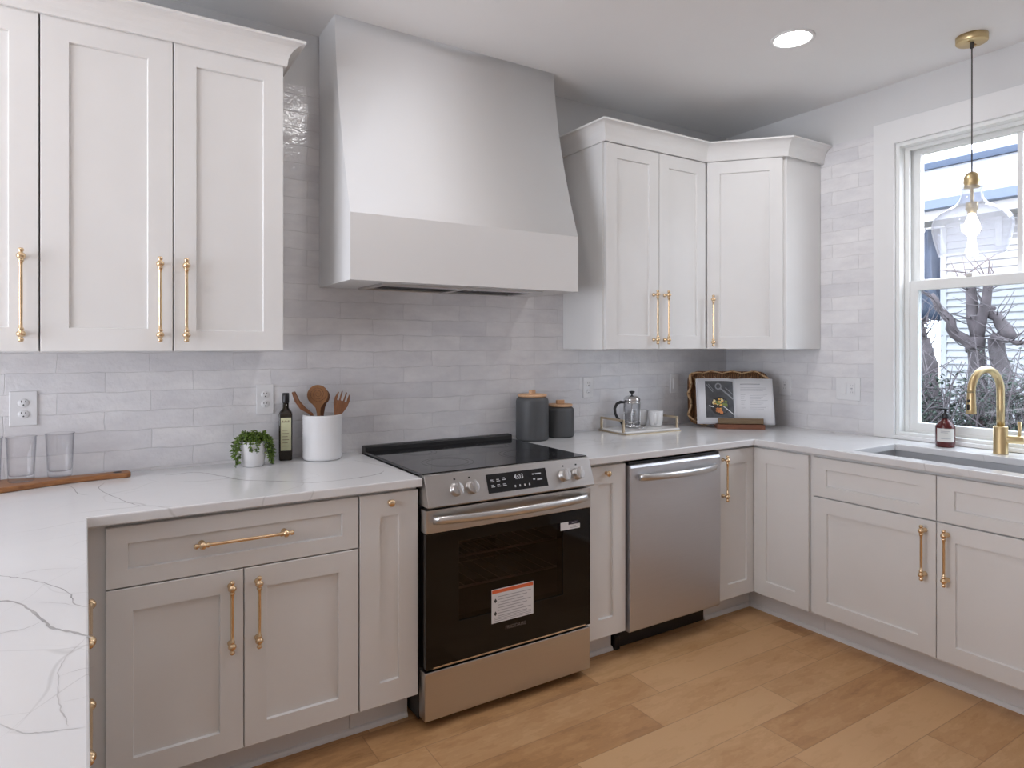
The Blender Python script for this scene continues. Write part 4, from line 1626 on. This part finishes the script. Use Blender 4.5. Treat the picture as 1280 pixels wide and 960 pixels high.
BZ = CT + .0145
o = flat_utensil('wooden_spoon', 'round teak spoon with carved spiral in the crock', 'spoon',
                 mirror([(.006, 0), (.007, .18), (.011, .205)] + round_head(.043, .258, 12, -55, 89)), .009, (CRX - .010, CRY - .012, BZ - .003), -3, -20, 'utensil_light', tilt_side=-3)
b = bm_new()
for i in range(90):
    a0, a1 = i * .22, (i + 1) * .22
    r0, r1 = .003 + .0016 * a0, .003 + .0016 * a1
    p0, p1 = (r0 * math.cos(a0), .262 + r0 * math.sin(a0)), (r1 * math.cos(a1), .262 + r1 * math.sin(a1))
    if r1 > .034:
        break
    tube(b, [(p0[0], -.0048, p0[1]), (p1[0], -.0048, p1[1])], .0010, 5)
sp_ = obj('carved_spiral', b, 'utensil', o)
flat_utensil('wooden_spoon', 'dark wooden spoon standing behind the spiral spoon', 'spoon',
             mirror([(.006, 0), (.007, .17), (.012, .20)] + round_head(.034, .245, 10, -55, 89)), .010, (CRX + .003, CRY + .030, BZ), 1, 15, 'utensil', tilt_side=1)
# fork with three slots
fk = [(.006, 0), (.007, .16), (.020, .192), (.030, .22), (.032, .245), (.026, .268), (.021, .272), (.020, .236), (.012, .236), (.0125, .276), (.007, .279), (.0048, .238)]
flat_utensil('wooden_fork', 'dark wooden serving fork leaning right in the crock', 'fork', mirror(fk), .008, (CRX + .004, CRY - .020, BZ + .002), -6, -18, 'utensil', tilt_side=17)
# spatula seen on edge, bent
b = bm_new()
pts = [(0.034, 0, 0.0), (0.004, 0, .100), (-.026, 0, .176), (-.062, 0, .202), (-.084, 0, .232), (-.098, 0, .268)]
tube(b, pts, [.006, .0065, .009, .014, .013, .010], 12, sx=1.7, sy=.70, up=(1, 0, 0))
o = obj('wooden_spatula', b, 'utensil')
o.location = (CRX - .022, CRY - .004, BZ + .003)
tag(o, 'bent wooden spatula leaning left in the crock', 'spatula', 'wooden utensils in the crock')


# ================================================================== CANISTERS
def canister(label, x, y, r, h, lidrot):
    t = thing('canister', label, 'canister', (x, y, CT + .0005), 0, 'charcoal canisters right of the range')
    b = bm_new()
    lathe(b, [(0, 0), (r - .008, 0), (r - .002, .004), (r, .012), (r, h - .022), (r - .003, h - .010), (r - .010, h - .003), (r - .014, h), (0, h)], (0, 0, 0), (0, 0, 1), 48)
    obj('jar', b, 'stoneware', t)
    b = bm_new()
    lathe(b, [(0, h), (r - .015, h), (r - .009, h + .003), (r - .009, h + .011), (r - .011, h + .013), (0, h + .013)], (0, 0, 0), (0, 0, 1), 48)
    l = obj('lid', b, 'bamboo', t, label='pale bamboo lid')
    b = bm_new()
    box(b, -.022, .022, -.009, .009, h + .013, h + .034)
    b.transform(Matrix.Rotation(lidrot, 4, 'Z'))
    obj('lid_knob', b, 'bamboo', l, bevel=0.003)


canister('taller charcoal canister with bamboo lid right of the stove', 1.880, -0.098, 0.083, 0.218, 0.5)
canister('shorter charcoal canister with bamboo lid behind the taller one', 2.070, -0.080, 0.073, 0.158, -0.2)

# ================================================================== COFFEE TRAY
TRX, TRY = 2.585, -0.130
t = thing('serving_tray', 'white marble serving tray with gold handles on the worktop', 'tray', (TRX, TRY, CT + .0005), R(-3))
hx, hy = 0.190, 0.118
b = bm_new()
slab(b, [-hx, hx], [-hy, hy], lambda i, jj: True, 0.006, 0.017, lambda u, v, w_: (u, v, w_))
obj('base', b, 'marble', t, bevel=0.003)
b = bm_new()
slab(b, [-hx - .004, -hx, hx, hx + .004], [-hy - .004, -hy, hy, hy + .004], lambda i, jj: (i, jj) != (1, 1), 0.0, 0.006, lambda u, v, w_: (u, v, w_))
obj('rim', b, 'nickel', t)
for sx in (-1, 1):
    b = bm_new()
    x = sx * (hx + .001)
    for y in (-.095, .095):
        box(b, x - .0055, x + .0055, y - .0055, y + .0055, 0.010, .080)
    box(b, x - .0055, x + .0055, -.1005, .1005, .0695, .0805)
    obj('handle', b, 'nickel', t, bevel=0.001, label='squared gold handle')
TZ = CT + .0180

t = thing('french_press', 'glass french press with black handle on the marble tray', 'coffee press', (2.552, -0.105, TZ))
b = bm_new()
lathe(b, [(0, .004), (0.040, .004), (0.042, .008), (0.042, .150), (0.0405, .150), (0.0402, .009), (0, .006)], (0, 0, 0), (0, 0, 1), 40)
obj('beaker', b, 'tumbler', t)
b = bm_new()
lathe(b, [(0.0435, .006), (0.0445, .006), (0.0445, .016), (0.0435, .016), (0.0435, .006)], (0, 0, 0), (0, 0, 1), 40)
lathe(b, [(0.0432, .136), (0.0446, .136), (0.0446, .150), (0.0432, .150), (0.0432, .136)], (0, 0, 0), (0, 0, 1), 40)
for i in range(4):
    a = R(45 + 90 * i)
    c, s = math.cos(a) * .0445, math.sin(a) * .0445
    tube(b, [(c * 1.06, s * 1.06, 0), (c, s, .012), (c, s, .145)], .0022, 8)
obj('frame', b, 'chrome', t)
b = bm_new()
lathe(b, [(0.0455, .150), (0.0465, .152), (0.0465, .160), (0.044, .166), (0.036, .174), (0.020, .180), (0, .181)], (0, 0, 0), (0, 0, 1), 40)
l = obj('lid', b, 'chrome', t)
b = bm_new()
lathe(b, [(0.004, .180), (0.005, .188), (0.010, .193), (0.0165, .199), (0.0155, .204), (0, .206)], (0, 0, 0), (0, 0, 1), 24)
obj('plunger_knob', b, 'blackplastic', l)
b = bm_new()
tube(b, [(0, 0, .03), (0, 0, .180)], .0022, 8)
lathe(b, [(0, .030), (0.039, .030), (0.0395, .034), (0.036, .038), (0, .038)], (0, 0, 0), (0, 0, 1), 32)
obj('plunger', b, 'chrome', t)
b = bm_new()
ha = R(160)
hd_ = Vector((math.cos(ha), math.sin(ha), 0))
pts = [hd_ * .044 + Vector((0, 0, .142)), hd_ * .068 + Vector((0, 0, .144)), hd_ * .090 + Vector((0, 0, .134)), hd_ * .102 + Vector((0, 0, .110)), hd_ * .100 + Vector((0, 0, .082)),
       hd_ * .086 + Vector((0, 0, .055)), hd_ * .068 + Vector((0, 0, .038)), hd_ * .058 + Vector((0, 0, .020)), hd_ * .051 + Vector((0, 0, .006))]
tube(b, pts, [.007, .0085, .0085, .0082, .008, .0078, .0074, .0066, .006], 12)
obj('handle', b, 'blackplastic', t)


def mug(label, x, y, hrot):
    t = thing('mug', label, 'mug', (x, y, TZ), hrot, 'mugs on the marble tray')
    b = bm_new()
    lathe(b, [(0, .003), (0.026, .003), (0.027, 0), (0.0295, .001), (0.035, .012), (0.040, .040), (0.0425, .088), (0.0415, .0895), (0.0395, .088), (0.037, .040), (0.032, .014), (0, .008)], (0, 0, 0), (0, 0, 1), 40)
    obj('cup', b, 'ceramic', t)
    b = bm_new()
    pts = [(.040, 0, .076), (.054, 0, .076), (.063, 0, .066), (.064, 0, .050), (.058, 0, .034), (.047, 0, .024), (.036, 0, .019)]
    tube(b, pts, .0056, 12, sx=1.5, sy=1.0)
    obj('handle', b, 'ceramic', t)


mug('white mug at the front of the marble tray, handle towards the room', 2.708, -0.133, R(-138))
mug('white mug half hidden behind the front mug on the tray', 2.668, -0.050, R(172))
b = bm_new()
lathe(b, [(0, .0), (.010, .001), (.0165, .006), (.0175, .010), (.0155, .010), (.009, .004), (0, .003)], (0, 0, 0), (0, 0, 1), 24)
tube(b, [(.015, 0, .009), (.05, .004, .010), (.085, .008, .006)], [.003, .0024, .0036], 8, sx=1.3, sy=.6)
o = obj('coffee_scoop', b, 'chrome')
o.location = (2.520, -0.205, TZ)
o.rotation_euler = (0, 0, R(12))
tag(o, 'small silver coffee scoop lying on the tray beside the press', 'scoop')

# ================================================================== COOKBOOK CORNER
BA = math.atan2(-0.169, 0.202)
BM_ = Matrix.Translation((3.137, -0.370, CT + .0005)) @ Matrix.Rotation(BA, 4, 'Z')
TILT = R(15)

t = thing('cookbook_stand', 'brown wooden cookbook stand in the worktop corner', 'book stand', BM_.translation, BA)
b = bm_new()
box(b, -.132, .132, -.030, .075, 0.0, .026)
obj('base', b, 'standwood_red', t, bevel=0.003)
b = bm_new()
box(b, -.124, .126, -.026, -.012, .0265, .058)
b.transform(Matrix.Rotation(-R(8), 4, 'X'))
obj('ledge', b, 'standwood', t, bevel=0.002)
b = bm_new()
box(b, -.11, .11, .032, .042, .0285, .235)
b.transform(Matrix.Translation((0, .032, .0275)) @ Matrix.Rotation(-TILT, 4, 'X') @ Matrix.Translation((0, -.032, -.0275)))
obj('back_rest', b, 'standwood', t, bevel=0.002)

# the open book leans on the stand; its pages swell either side of the spine
BT = BM_ @ Matrix.Translation((-.018, .012, .0275)) @ Matrix.Rotation(-TILT, 4, 'X')
t = bpy.data.objects.new('cookbook', None)
COL.objects.link(t)
t.matrix_world = BT
tag(t, 'open cookbook with a food photo on the left page', 'book')
BW, BH = 0.212, 0.262


def page_y(x):
    a = min(1.0, abs(x) / BW)
    return -.002 - .024 * math.sin(min(1, a * 2.4) * PI / 2) * (1 - .60 * a) 


def page_z(x):
    return 0.0 


b = bm_new()
for side in (-1, 1):
    N = 14
    rows = []
    for i in range(N + 1):
        x = side * BW * i / N
        y = page_y(x)
        rows.append([b.verts.new((x, y, 0)), b.verts.new((x, y, BH)), b.verts.new((x, .012, BH)), b.verts.new((x, .012, 0))])
    for a, c in zip(rows, rows[1:]):
        for k in range(4):
            jn = (k + 1) % 4
            b.faces.new((a[k], a[jn], c[jn], c[k])).smooth = k == 0
    b.faces.new(rows[-1])
    b.faces.new(list(reversed(rows[0])))
pg = obj('pages', b, 'paper', t)
b = bm_new()
box(b, -BW - .004, BW + .004, .0125, .0155, -.003, BH + .003)
obj('cover', b, 'paper', t, bevel=0.001)


def on_page(bm, poly, lift, mi=0):
    """a flat printed patch following the curve of the page"""
    xs = [p[0] for p in poly]
    vs = [bm.verts.new((x, page_y(x) - lift, z)) for x, z in poly]
    f = bm.faces.new(vs)
    f.material_index = mi


b = bm_new()
N = 12
for i in range(N):
    xa = -.168 + i * .158 / N
    xb_ = xa + .158 / N
    on_page(b, [(xa, .030), (xb_, .030), (xb_, .246), (xa, .246)], .0004, 0)


def blob(cx, cz, rx, rz, mi, lift, n=16, jag=0.0, rot=0.0):
    pts = []
    for i in range(n):
        a = 2 * PI * i / n
        q = 1 + (rnd.uniform(-jag, jag) if jag else 0)
        x, z = rx * q * math.cos(a), rz * q * math.sin(a)
        pts.append((cx + x * math.cos(rot) - z * math.sin(rot), cz + x * math.sin(rot) + z * math.cos(rot)))
    c = b.verts.new((cx, page_y(cx) - lift, cz))
    vs = [b.verts.new((x, page_y(x) - lift, z)) for x, z in pts]
    for i in range(n):
        f = b.faces.new((c, vs[i], vs[(i + 1) % n]))
        f.material_index = mi


blob(-.090, .098, .052, .054, 1, .0007)
for i in range(16):
    a, q = rnd.uniform(0, 2 * PI), rnd.uniform(0, .034)
    blob(-.096 + q * math.cos(a), .120 + q * .7 * math.sin(a), rnd.uniform(.006, .012), rnd.uniform(.005, .009), rnd.choice([2, 2, 5, 5, 4]), .0010 + i * .00003, 8, .35)
for i in range(14):
    a, q = rnd.uniform(0, 2 * PI), rnd.uniform(0, .026)
    blob(-.090 + q * math.cos(a), .074 + q * .7 * math.sin(a), rnd.uniform(.006, .011), rnd.uniform(.005, .008), rnd.choice([3, 3, 2]), .0010 + i * .00003, 8, .35)
for i in range(5):
    blob(-.062 + rnd.uniform(-.01, .012), .112 + rnd.uniform(-.012, .014), .009, .007, 4, .0016, 8, .35)
blob(-.095, .214, .019, .020, 6, .0008)
blob(-.095, .214, .012, .013, 0, .0010)
for (xa, za, xb_, zb_, ww, mi) in ((-.082, .200, -.012, .140, .0045, 6), (-.070, .096, -.012, .050, .0022, 7), (-.160, .225, -.125, .180, .002, 6), (-.150, .228, -.118, .186, .0015, 6), (-.055, .205, -.012, .168, .002, 6), (-.150, .100, -.125, .092, .0025, 7)):
    dx, dz_ = xb_ - xa, zb_ - za
    L = math.hypot(dx, dz_)
    nx, nz_ = -dz_ / L * ww, dx / L * ww
    for i in range(6):
        u0, u1 = i / 6, (i + 1) / 6
        on_page(b, [(xa + dx * u0 + nx, za + dz_ * u0 + nz_), (xa + dx * u1 + nx, za + dz_ * u1 + nz_), (xa + dx * u1 - nx, za + dz_ * u1 - nz_), (xa + dx * u0 - nx, za + dz_ * u0 - nz_)], .0018, mi)
obj('photograph', b, ['photo', 'photodark', 'food1', 'food2', 'food3', 'food4', 'photogrey', 'paper'], pg, label='dark printed photo of a plate of food')
b = bm_new()


def line(x0, x1, z, hgt):
    for i in range(8):
        xa, xb_ = x0 + (x1 - x0) * i / 8, x0 + (x1 - x0) * (i + 1) / 8
        on_page(b, [(xa, z), (xb_, z), (xb_, z + hgt), (xa, z + hgt)], .0005)


line(.030, .140, .226, .0045)
for q in range(3):
    line(.030, .175 - .02 * (q == 2), .206 - q * .008, .0015)
for q in range(8):
    line(.030, .055 - (q % 3) * .004, .165 - q * .011, .0014)
for q in range(11):
    line(.078, .178 - (q % 4) * .012, .168 - q * .0085, .0014)
obj('printed_text', b, 'ink', pg)

# woven tray leaning in the corner behind the book
WT = Matrix.Translation((3.190, -0.246, CT + .0055)) @ Matrix.Rotation(BA, 4, 'Z') @ Matrix.Rotation(-R(6), 4, 'X')
t = bpy.data.objects.new('woven_tray', None)
COL.objects.link(t)
t.matrix_world = WT
tag(t, 'brown woven tray with pale lattice leaning behind the cookbook', 'tray')


def rrect(hw, h, r, n=8):
    pts = []
    for cx, cz, a0 in ((hw - r, h - r, 0), (-hw + r, h - r, 90), (-hw + r, r, 180), (hw - r, r, 270)):
        for i in range(n):
            a = R(a0 + 90 * i / (n - 1))
            pts.append((cx + r * math.cos(a), cz + r * math.sin(a)))
    return pts


TW, TH = 0.232, 0.318
b = bm_new()
prism(b, rrect(TW, TH, .060), 'y', 0.010, 0.016)
obj('base', b, 'wicker', t)
b = bm_new()
oo, ii = rrect(TW, TH, .060), [(x * .925, .012 + (z) * .925) for x, z in rrect(TW, TH, .060)]
mm = [((a[0] + c[0]) / 2, (a[1] + c[1]) / 2) for a, c in zip(oo, ii)]
rings = [[(x, 0.010, z) for x, z in oo], [(x, -.022, z) for x, z in oo], [(x, -.027, z) for x, z in mm], [(x, -.022, z) for x, z in ii], [(x, 0.010, z) for x, z in ii]]
V = [[b.verts.new(p) for p in r] for r in rings]
for a, c in zip(V, V[1:]):
    for i in range(len(a)):
        jn = (i + 1) % len(a)
        b.faces.new((a[i], a[jn], c[jn], c[i])).smooth = True
obj('rim', b, 'wicker', t)
b = bm_new()
n = len(oo)
per = [0.0]
for i in range(n):
    a, c = oo[i], oo[(i + 1) % n]
    per.append(per[-1] + math.hypot(c[0] - a[0], c[1] - a[1]))


def at_rim(s, k):
    s = s % per[-1]
    for i in range(n):
        if per[i] <= s <= per[i + 1] + 1e-9:
            f = (s - per[i]) / max(1e-9, per[i + 1] - per[i])
            o1, o2 = oo[i], oo[(i + 1) % n]
            i1, i2 = ii[i], ii[(i + 1) % n]
            po = (o1[0] + (o2[0] - o1[0]) * f, o1[1] + (o2[1] - o1[1]) * f)
            pi_ = (i1[0] + (i2[0] - i1[0]) * f, i1[1] + (i2[1] - i1[1]) * f)
            return (po[0] + (pi_[0] - po[0]) * k, po[1] + (pi_[1] - po[1]) * k)


m = 24
for q in range(m):
    s0 = (q + q % 2) * per[-1] / m
    sh = (per[-1] / m) * (-1.0 if q % 2 else 1.0)
    pts = [(*at_rim(s0, -.02), -.004), (*at_rim(s0 + sh * .15, -.02), -.022), (*at_rim(s0 + sh * .5, .5), -.0295), (*at_rim(s0 + sh * .9, 1.0), -.024), (*at_rim(s0 + sh, 1.02), -.002)]
    tube(b, [(x, y - .003, z) for x, z, y in pts], .0075, 6, sx=1.0, sy=.55)
for q in range(9):
    for s in (-1, 1):
        x0 = -.26 + q * .065
        p = [(x0, 0.02), (x0 + s * .27, .29)]
        p = [(max(-.20, min(.20, x)), z) for x, z in p]
        if abs(p[0][0] - p[1][0]) > .04:
            tube(b, [(p[0][0], .008, p[0][1]), (p[1][0], .008, p[1][1])], .005, 6, sx=1.0, sy=.4)
obj('cane_lattice', b, 'cane', t, label='pale crossing cane strips')

# ================================================================== OUTSIDE THE WINDOW
GZ = -0.45
b = bm_new()
box(b, WX + .17, 40, -22, 26, GZ - .2, GZ)
tag(obj('lawn', b, 'grass'), 'dull winter lawn outside the window', 'ground', kind='stuff')

HX, HY = 9.5, 1.387
t = thing('neighbour_house', 'white clapboard house with pale roof beyond the window', 'house', (HX, HY, GZ))
b = bm_new()
rv = 0.094
z = 0.0
prof = [(0.0, 0.0)]
while z < 3.40:
    prof += [(-0.030, z + .001), (-0.030, z + .012), (-0.004, z + rv)]
    z += rv
prof += [(0.25, z), (0.25, 0)]
A = [b.verts.new((x, 0, q)) for x, q in prof]
B = [b.verts.new((x, -11.0, q)) for x, q in prof]
b.faces.new(A)
b.faces.new(list(reversed(B)))
for i in range(len(prof)):
    jn = (i + 1) % len(prof)
    b.faces.new((A[i], A[jn], B[jn], B[i]))
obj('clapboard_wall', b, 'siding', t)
b = bm_new()
box(b, -.03, .25, -.005, .07, 0, 3.40)
obj('corner_board', b, 'siding', t, bevel=0.003)
E0 = 3.44
b = bm_new()
box(b, -.50, .25, -11.0, .55, E0, E0 + .03)
box(b, -.52, -.49, -11.0, .55, E0 - .02, E0 + .19)
obj('eave', b, 'siding', t, label='white soffit and fascia')
b = bm_new()
prism(b, [(-.53, E0 + .10), (-.63, E0 + .11), (-.65, E0 + .22), (-.53, E0 + .22)], 'y', -11.0, .56)
obj('gutter', b, 'gutter', t, bevel=0.004)
b = bm_new()
pr = [(-.60, E0 + .22)]
x, z = -.60, E0 + .22
for q in range(6):
    pr += [(x + .20, z + .105), (x + .20, z + .118)]
    x, z = x + .20, z + .118
pr += [(x + .15, z), (x + .15, E0 + .2)]
prism(b, pr, 'y', -11.0, .58)
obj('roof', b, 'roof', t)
b = bm_new()
prism(b, [(x - .05, z - .02), (x - .12, z + .05), (x + .1, z + .16), (x + .2, z + .05), (x + .2, z - .02)], 'y', -11.0, .60)
obj('ridge_cap', b, 'gutter', t)
b = bm_new()
wy1, wy0, wz0, wz1 = 0.76 - HY, -0.25 - HY, 2.70 - GZ, 3.08 - GZ
slab(b, [wy0 - .07, wy0, (wy0 + wy1) / 2 - .025, (wy0 + wy1) / 2 + .025, wy1, wy1 + .07], [wz0 - .08, wz0, wz1, wz1 + .06], lambda i, jj: jj != 1 or i % 2 == 0, -.04, -.012, lambda u, v, w_: (w_, u, v))
f = obj('window', b, 'siding', t)
b = bm_new()
box(b, -.028, -.020, wy0, wy1, wz0, wz1)
obj('pane', b, 'greyglass', f)
b = bm_new()
lathe(b, [(0, 0), (.05, 0), (.055, .02), (.035, .06), (.02, .10), (0, .10)], (0.1, .36, 2.97 - GZ), (-1, 0, -.3), 20)
box(b, .08, .14, .07, .37, 2.97 - GZ, 3.01 - GZ)
obj('flood_light', b, 'plate', t)

# dark blue sheet standing in for porch shadow and blue fabric past the house corner
b = bm_new()
N, K = 40, 10
V = []
for i in range(N + 1):
    y = HY + .10 + i * 1.9 / N
    V.append([b.verts.new((HX + .35 + .05 * math.sin(i * .9) + .03 * math.sin(i * 2.3 + k) + k * .01, y, 3.35 - k * .16 - .02 * math.sin(i * .5))) for k in range(K + 1)])
for a, c in zip(V, V[1:]):
    for k in range(K):
        b.faces.new((a[k], a[k + 1], c[k + 1], c[k])).smooth = True
tag(obj('porch_shadow', b, 'porch_shadow', solid=0.006), 'dark blue sheet standing in for porch shadow and blue fabric beside the neighbour house corner', 'porch_shadow')

rt = random.Random(21)


def limb(bm, tb, pts, r0, r1, twigs=4, knob=False):
    n = len(pts)
    P = [Vector(pts[0])]
    for a, c in zip(pts, pts[1:]):
        a, c = Vector(a), Vector(c)
        P += [a.lerp(c, .5) + Vector((rt.uniform(-.012, .012), rt.uniform(-.012, .012), 0)), c]
    rr = [r0 + (r1 - r0) * i / (len(P) - 1) + rt.uniform(-.004, .004) for i in range(len(P))]
    tube(bm, P, rr, 9)
    if knob:
        e = P[-1]
        for _ in range(7):
            d = Vector((rt.uniform(-1, 1), rt.uniform(-1, 1), rt.uniform(-.2, 1))).normalized()
            tube(bm, [e - d * .01, e + d * .045, e + d * .07], [r1 * .8, r1 * .6, r1 * .35], 7)
    for _ in range(twigs):
        i = rt.randrange(1, len(P))
        p = P[i]
        for q in range(2):
            d = Vector((rt.uniform(-1, 1), rt.uniform(-1, 1), rt.uniform(-.1, 1))).normalized()
            q1 = p + d * rt.uniform(.10, .18)
            q2 = q1 + (d + Vector((rt.uniform(-.6, .6), rt.uniform(-.6, .6), rt.uniform(-.2, .5)))).normalized() * rt.uniform(.10, .2)
            tube(tb, [p, q1, q2], [.006, .004, .002], 5)


def pruned_tree(name, label, base, limbs, twigs=4):
    t = thing(name, label, 'tree', base, 0, 'pruned bare trees outside the window')
    b, tb = bm_new(), bm_new()
    B0 = Vector(base)
    for pts, r0, r1, kn in limbs:
        limb(b, tb, [Vector(p) - B0 for p in pts], r0, r1, twigs, kn)
    o = obj('trunk', b, 'bark', t)
    obj('twigs', tb, 'twig', t)


TXX = 6.2


def yz(l, dx=0.0):
    return [(TXX + dx, y, z) for y, z in l]


pruned_tree('bare_tree', 'forked bare tree trunk in the middle of the lower pane', (6.2, -.31, GZ),
            [(yz([(-.33, GZ), (-.31, 1.0), (-.31, 1.238), (-.31, 1.46)]), .085, .058, False), (yz([(-.31, 1.44), (-.275, 1.609), (-.262, 1.844), (-.25, 2.0)]), .048, .034, False),
             (yz([(-.31, 1.44), (-.339, 1.607), (-.383, 1.835), (-.40, 1.98)]), .045, .030, False),
             (yz([(-.30, 1.36), (-.282, 1.405), (-.164, 1.487), (-.137, 1.592), (-.083, 1.661), (-.035, 1.716), (.021, 1.833)], -.05), .055, .022, False)], 6)
pruned_tree('bare_tree', 'gnarled bare tree bending left near the left window edge', (5.9, -.06, GZ),
            [(yz([(-.13, GZ), (-.10, .95), (-.083, 1.233), (-.049, 1.383), (-.042, 1.443)], -.3), .075, .045, False),
             (yz([(-.042, 1.43), (.021, 1.474), (.128, 1.499), (.20, 1.50)], -.3), .042, .026, False), (yz([(-.042, 1.443), (-.021, 1.588)], -.3), .026, .018, True),
             (yz([(.021, 1.474), (.057, 1.536), (.107, 1.599)], -.3), .030, .020, True)], 5)
pruned_tree('bare_tree', 'upright cut bare trunk with knobbly top near the right picture edge', (6.5, -.62, GZ),
            [([(6.5, -.64, GZ), (6.5, -.63, 1.20), (6.5, -.625, 1.47), (6.5, -.61, 1.63), (6.5, -.61, 1.79)], .075, .042, True)], 4)
pruned_tree('bare_tree', 'thick leaning bare trunk with a cut stub beside the forked tree', (6.2, -.47, GZ),
            [(yz([(-.50, GZ), (-.48, .95), (-.469, 1.242), (-.44, 1.46)]), .080, .055, False), (yz([(-.52, 1.44), (-.49, 1.52), (-.432, 1.625), (-.364, 1.665)], .05), .060, .034, True),
             (yz([(-.44, 1.47), (-.529, 1.44), (-.617, 1.411), (-.75, 1.42)], -.08), .024, .014, False)], 6)

# low twiggy hedge under the trees
tb, lb_ = bm_new(), bm_new()
for i in range(420):
    y = rt.uniform(-1.9, 0.75)
    x = rt.uniform(5.2, 5.85)
    p = Vector((x, y, GZ + .1))
    q = p + Vector((rt.uniform(-.15, .15), rt.uniform(-.25, .25), rt.uniform(.8, 1.45)))
    e = q + Vector((rt.uniform(-.1, .1), rt.uniform(-.25, .25), rt.uniform(.12, .45)))
    tube(tb, [p, q, e], [.008, .006, .0025], 4)
    for _ in range(2):
        a_ = q.lerp(e, rt.uniform(-.5, .8))
        tube(tb, [a_, a_ + Vector((rt.uniform(-.1, .1), rt.uniform(-.25, .25), rt.uniform(.0, .22)))], [.004, .0018], 4)
    for _ in range(34):
        c = q.lerp(e, min(.6, rt.uniform(-2.2, .7))) + Vector((rt.uniform(-.06, .06), rt.uniform(-.08, .08), rt.uniform(-.06, .06)))
        leaf(lb_, c, Vector((rt.uniform(-1, 1), rt.uniform(-1, 1), rt.uniform(-.5, 1))), Vector((0, 0, 1)), rt.uniform(.03, .055), rt.uniform(.008, .014))
t = thing('hedge', 'twiggy grey green hedge in front of the bare trees', 'hedge', (5.5, -.6, GZ))
tb.transform(Matrix.Translation((-5.5, .6, -GZ)))
lb_.transform(Matrix.Translation((-5.5, .6, -GZ)))
obj('branches', tb, 'twig', t)
obj('foliage', lb_, 'shrub', t)

# tall bare tree behind the house
tb = bm_new()


def grow(p, d, L, r, dep):
    q = p + d * L * .5 + Vector((rt.uniform(-.1, .1), rt.uniform(-.1, .1), 0)) * L * .4
    e = q + (d + Vector((rt.uniform(-.3, .3), rt.uniform(-.3, .3), rt.uniform(-.1, .2)))).normalized() * L * .5
    tube(tb, [p, q, e], [r, r * .8, r * .6], 6)
    if dep:
        for _ in range(3):
            grow(e, (d + Vector((rt.uniform(-.8, .8), rt.uniform(-.9, .9), rt.uniform(-.3, .5)))).normalized(), L * .66, r * .66, dep - 1)


for y, xt in ((1.6, 16.5), (-1.2, 27.0)):
    grow(Vector((xt, y, GZ + .02)), Vector((0, 0.02, 1)), 3.2 if xt < 20 else 4.6, .12, 5)
    tag(obj('bare_tree', tb, 'bark'), 'thin bare treetop just behind the neighbour roof' if xt < 20 else 'distant bare treetop seen by the window muntin', 'tree', 'tall bare trees behind the house')
    tb = bm_new()
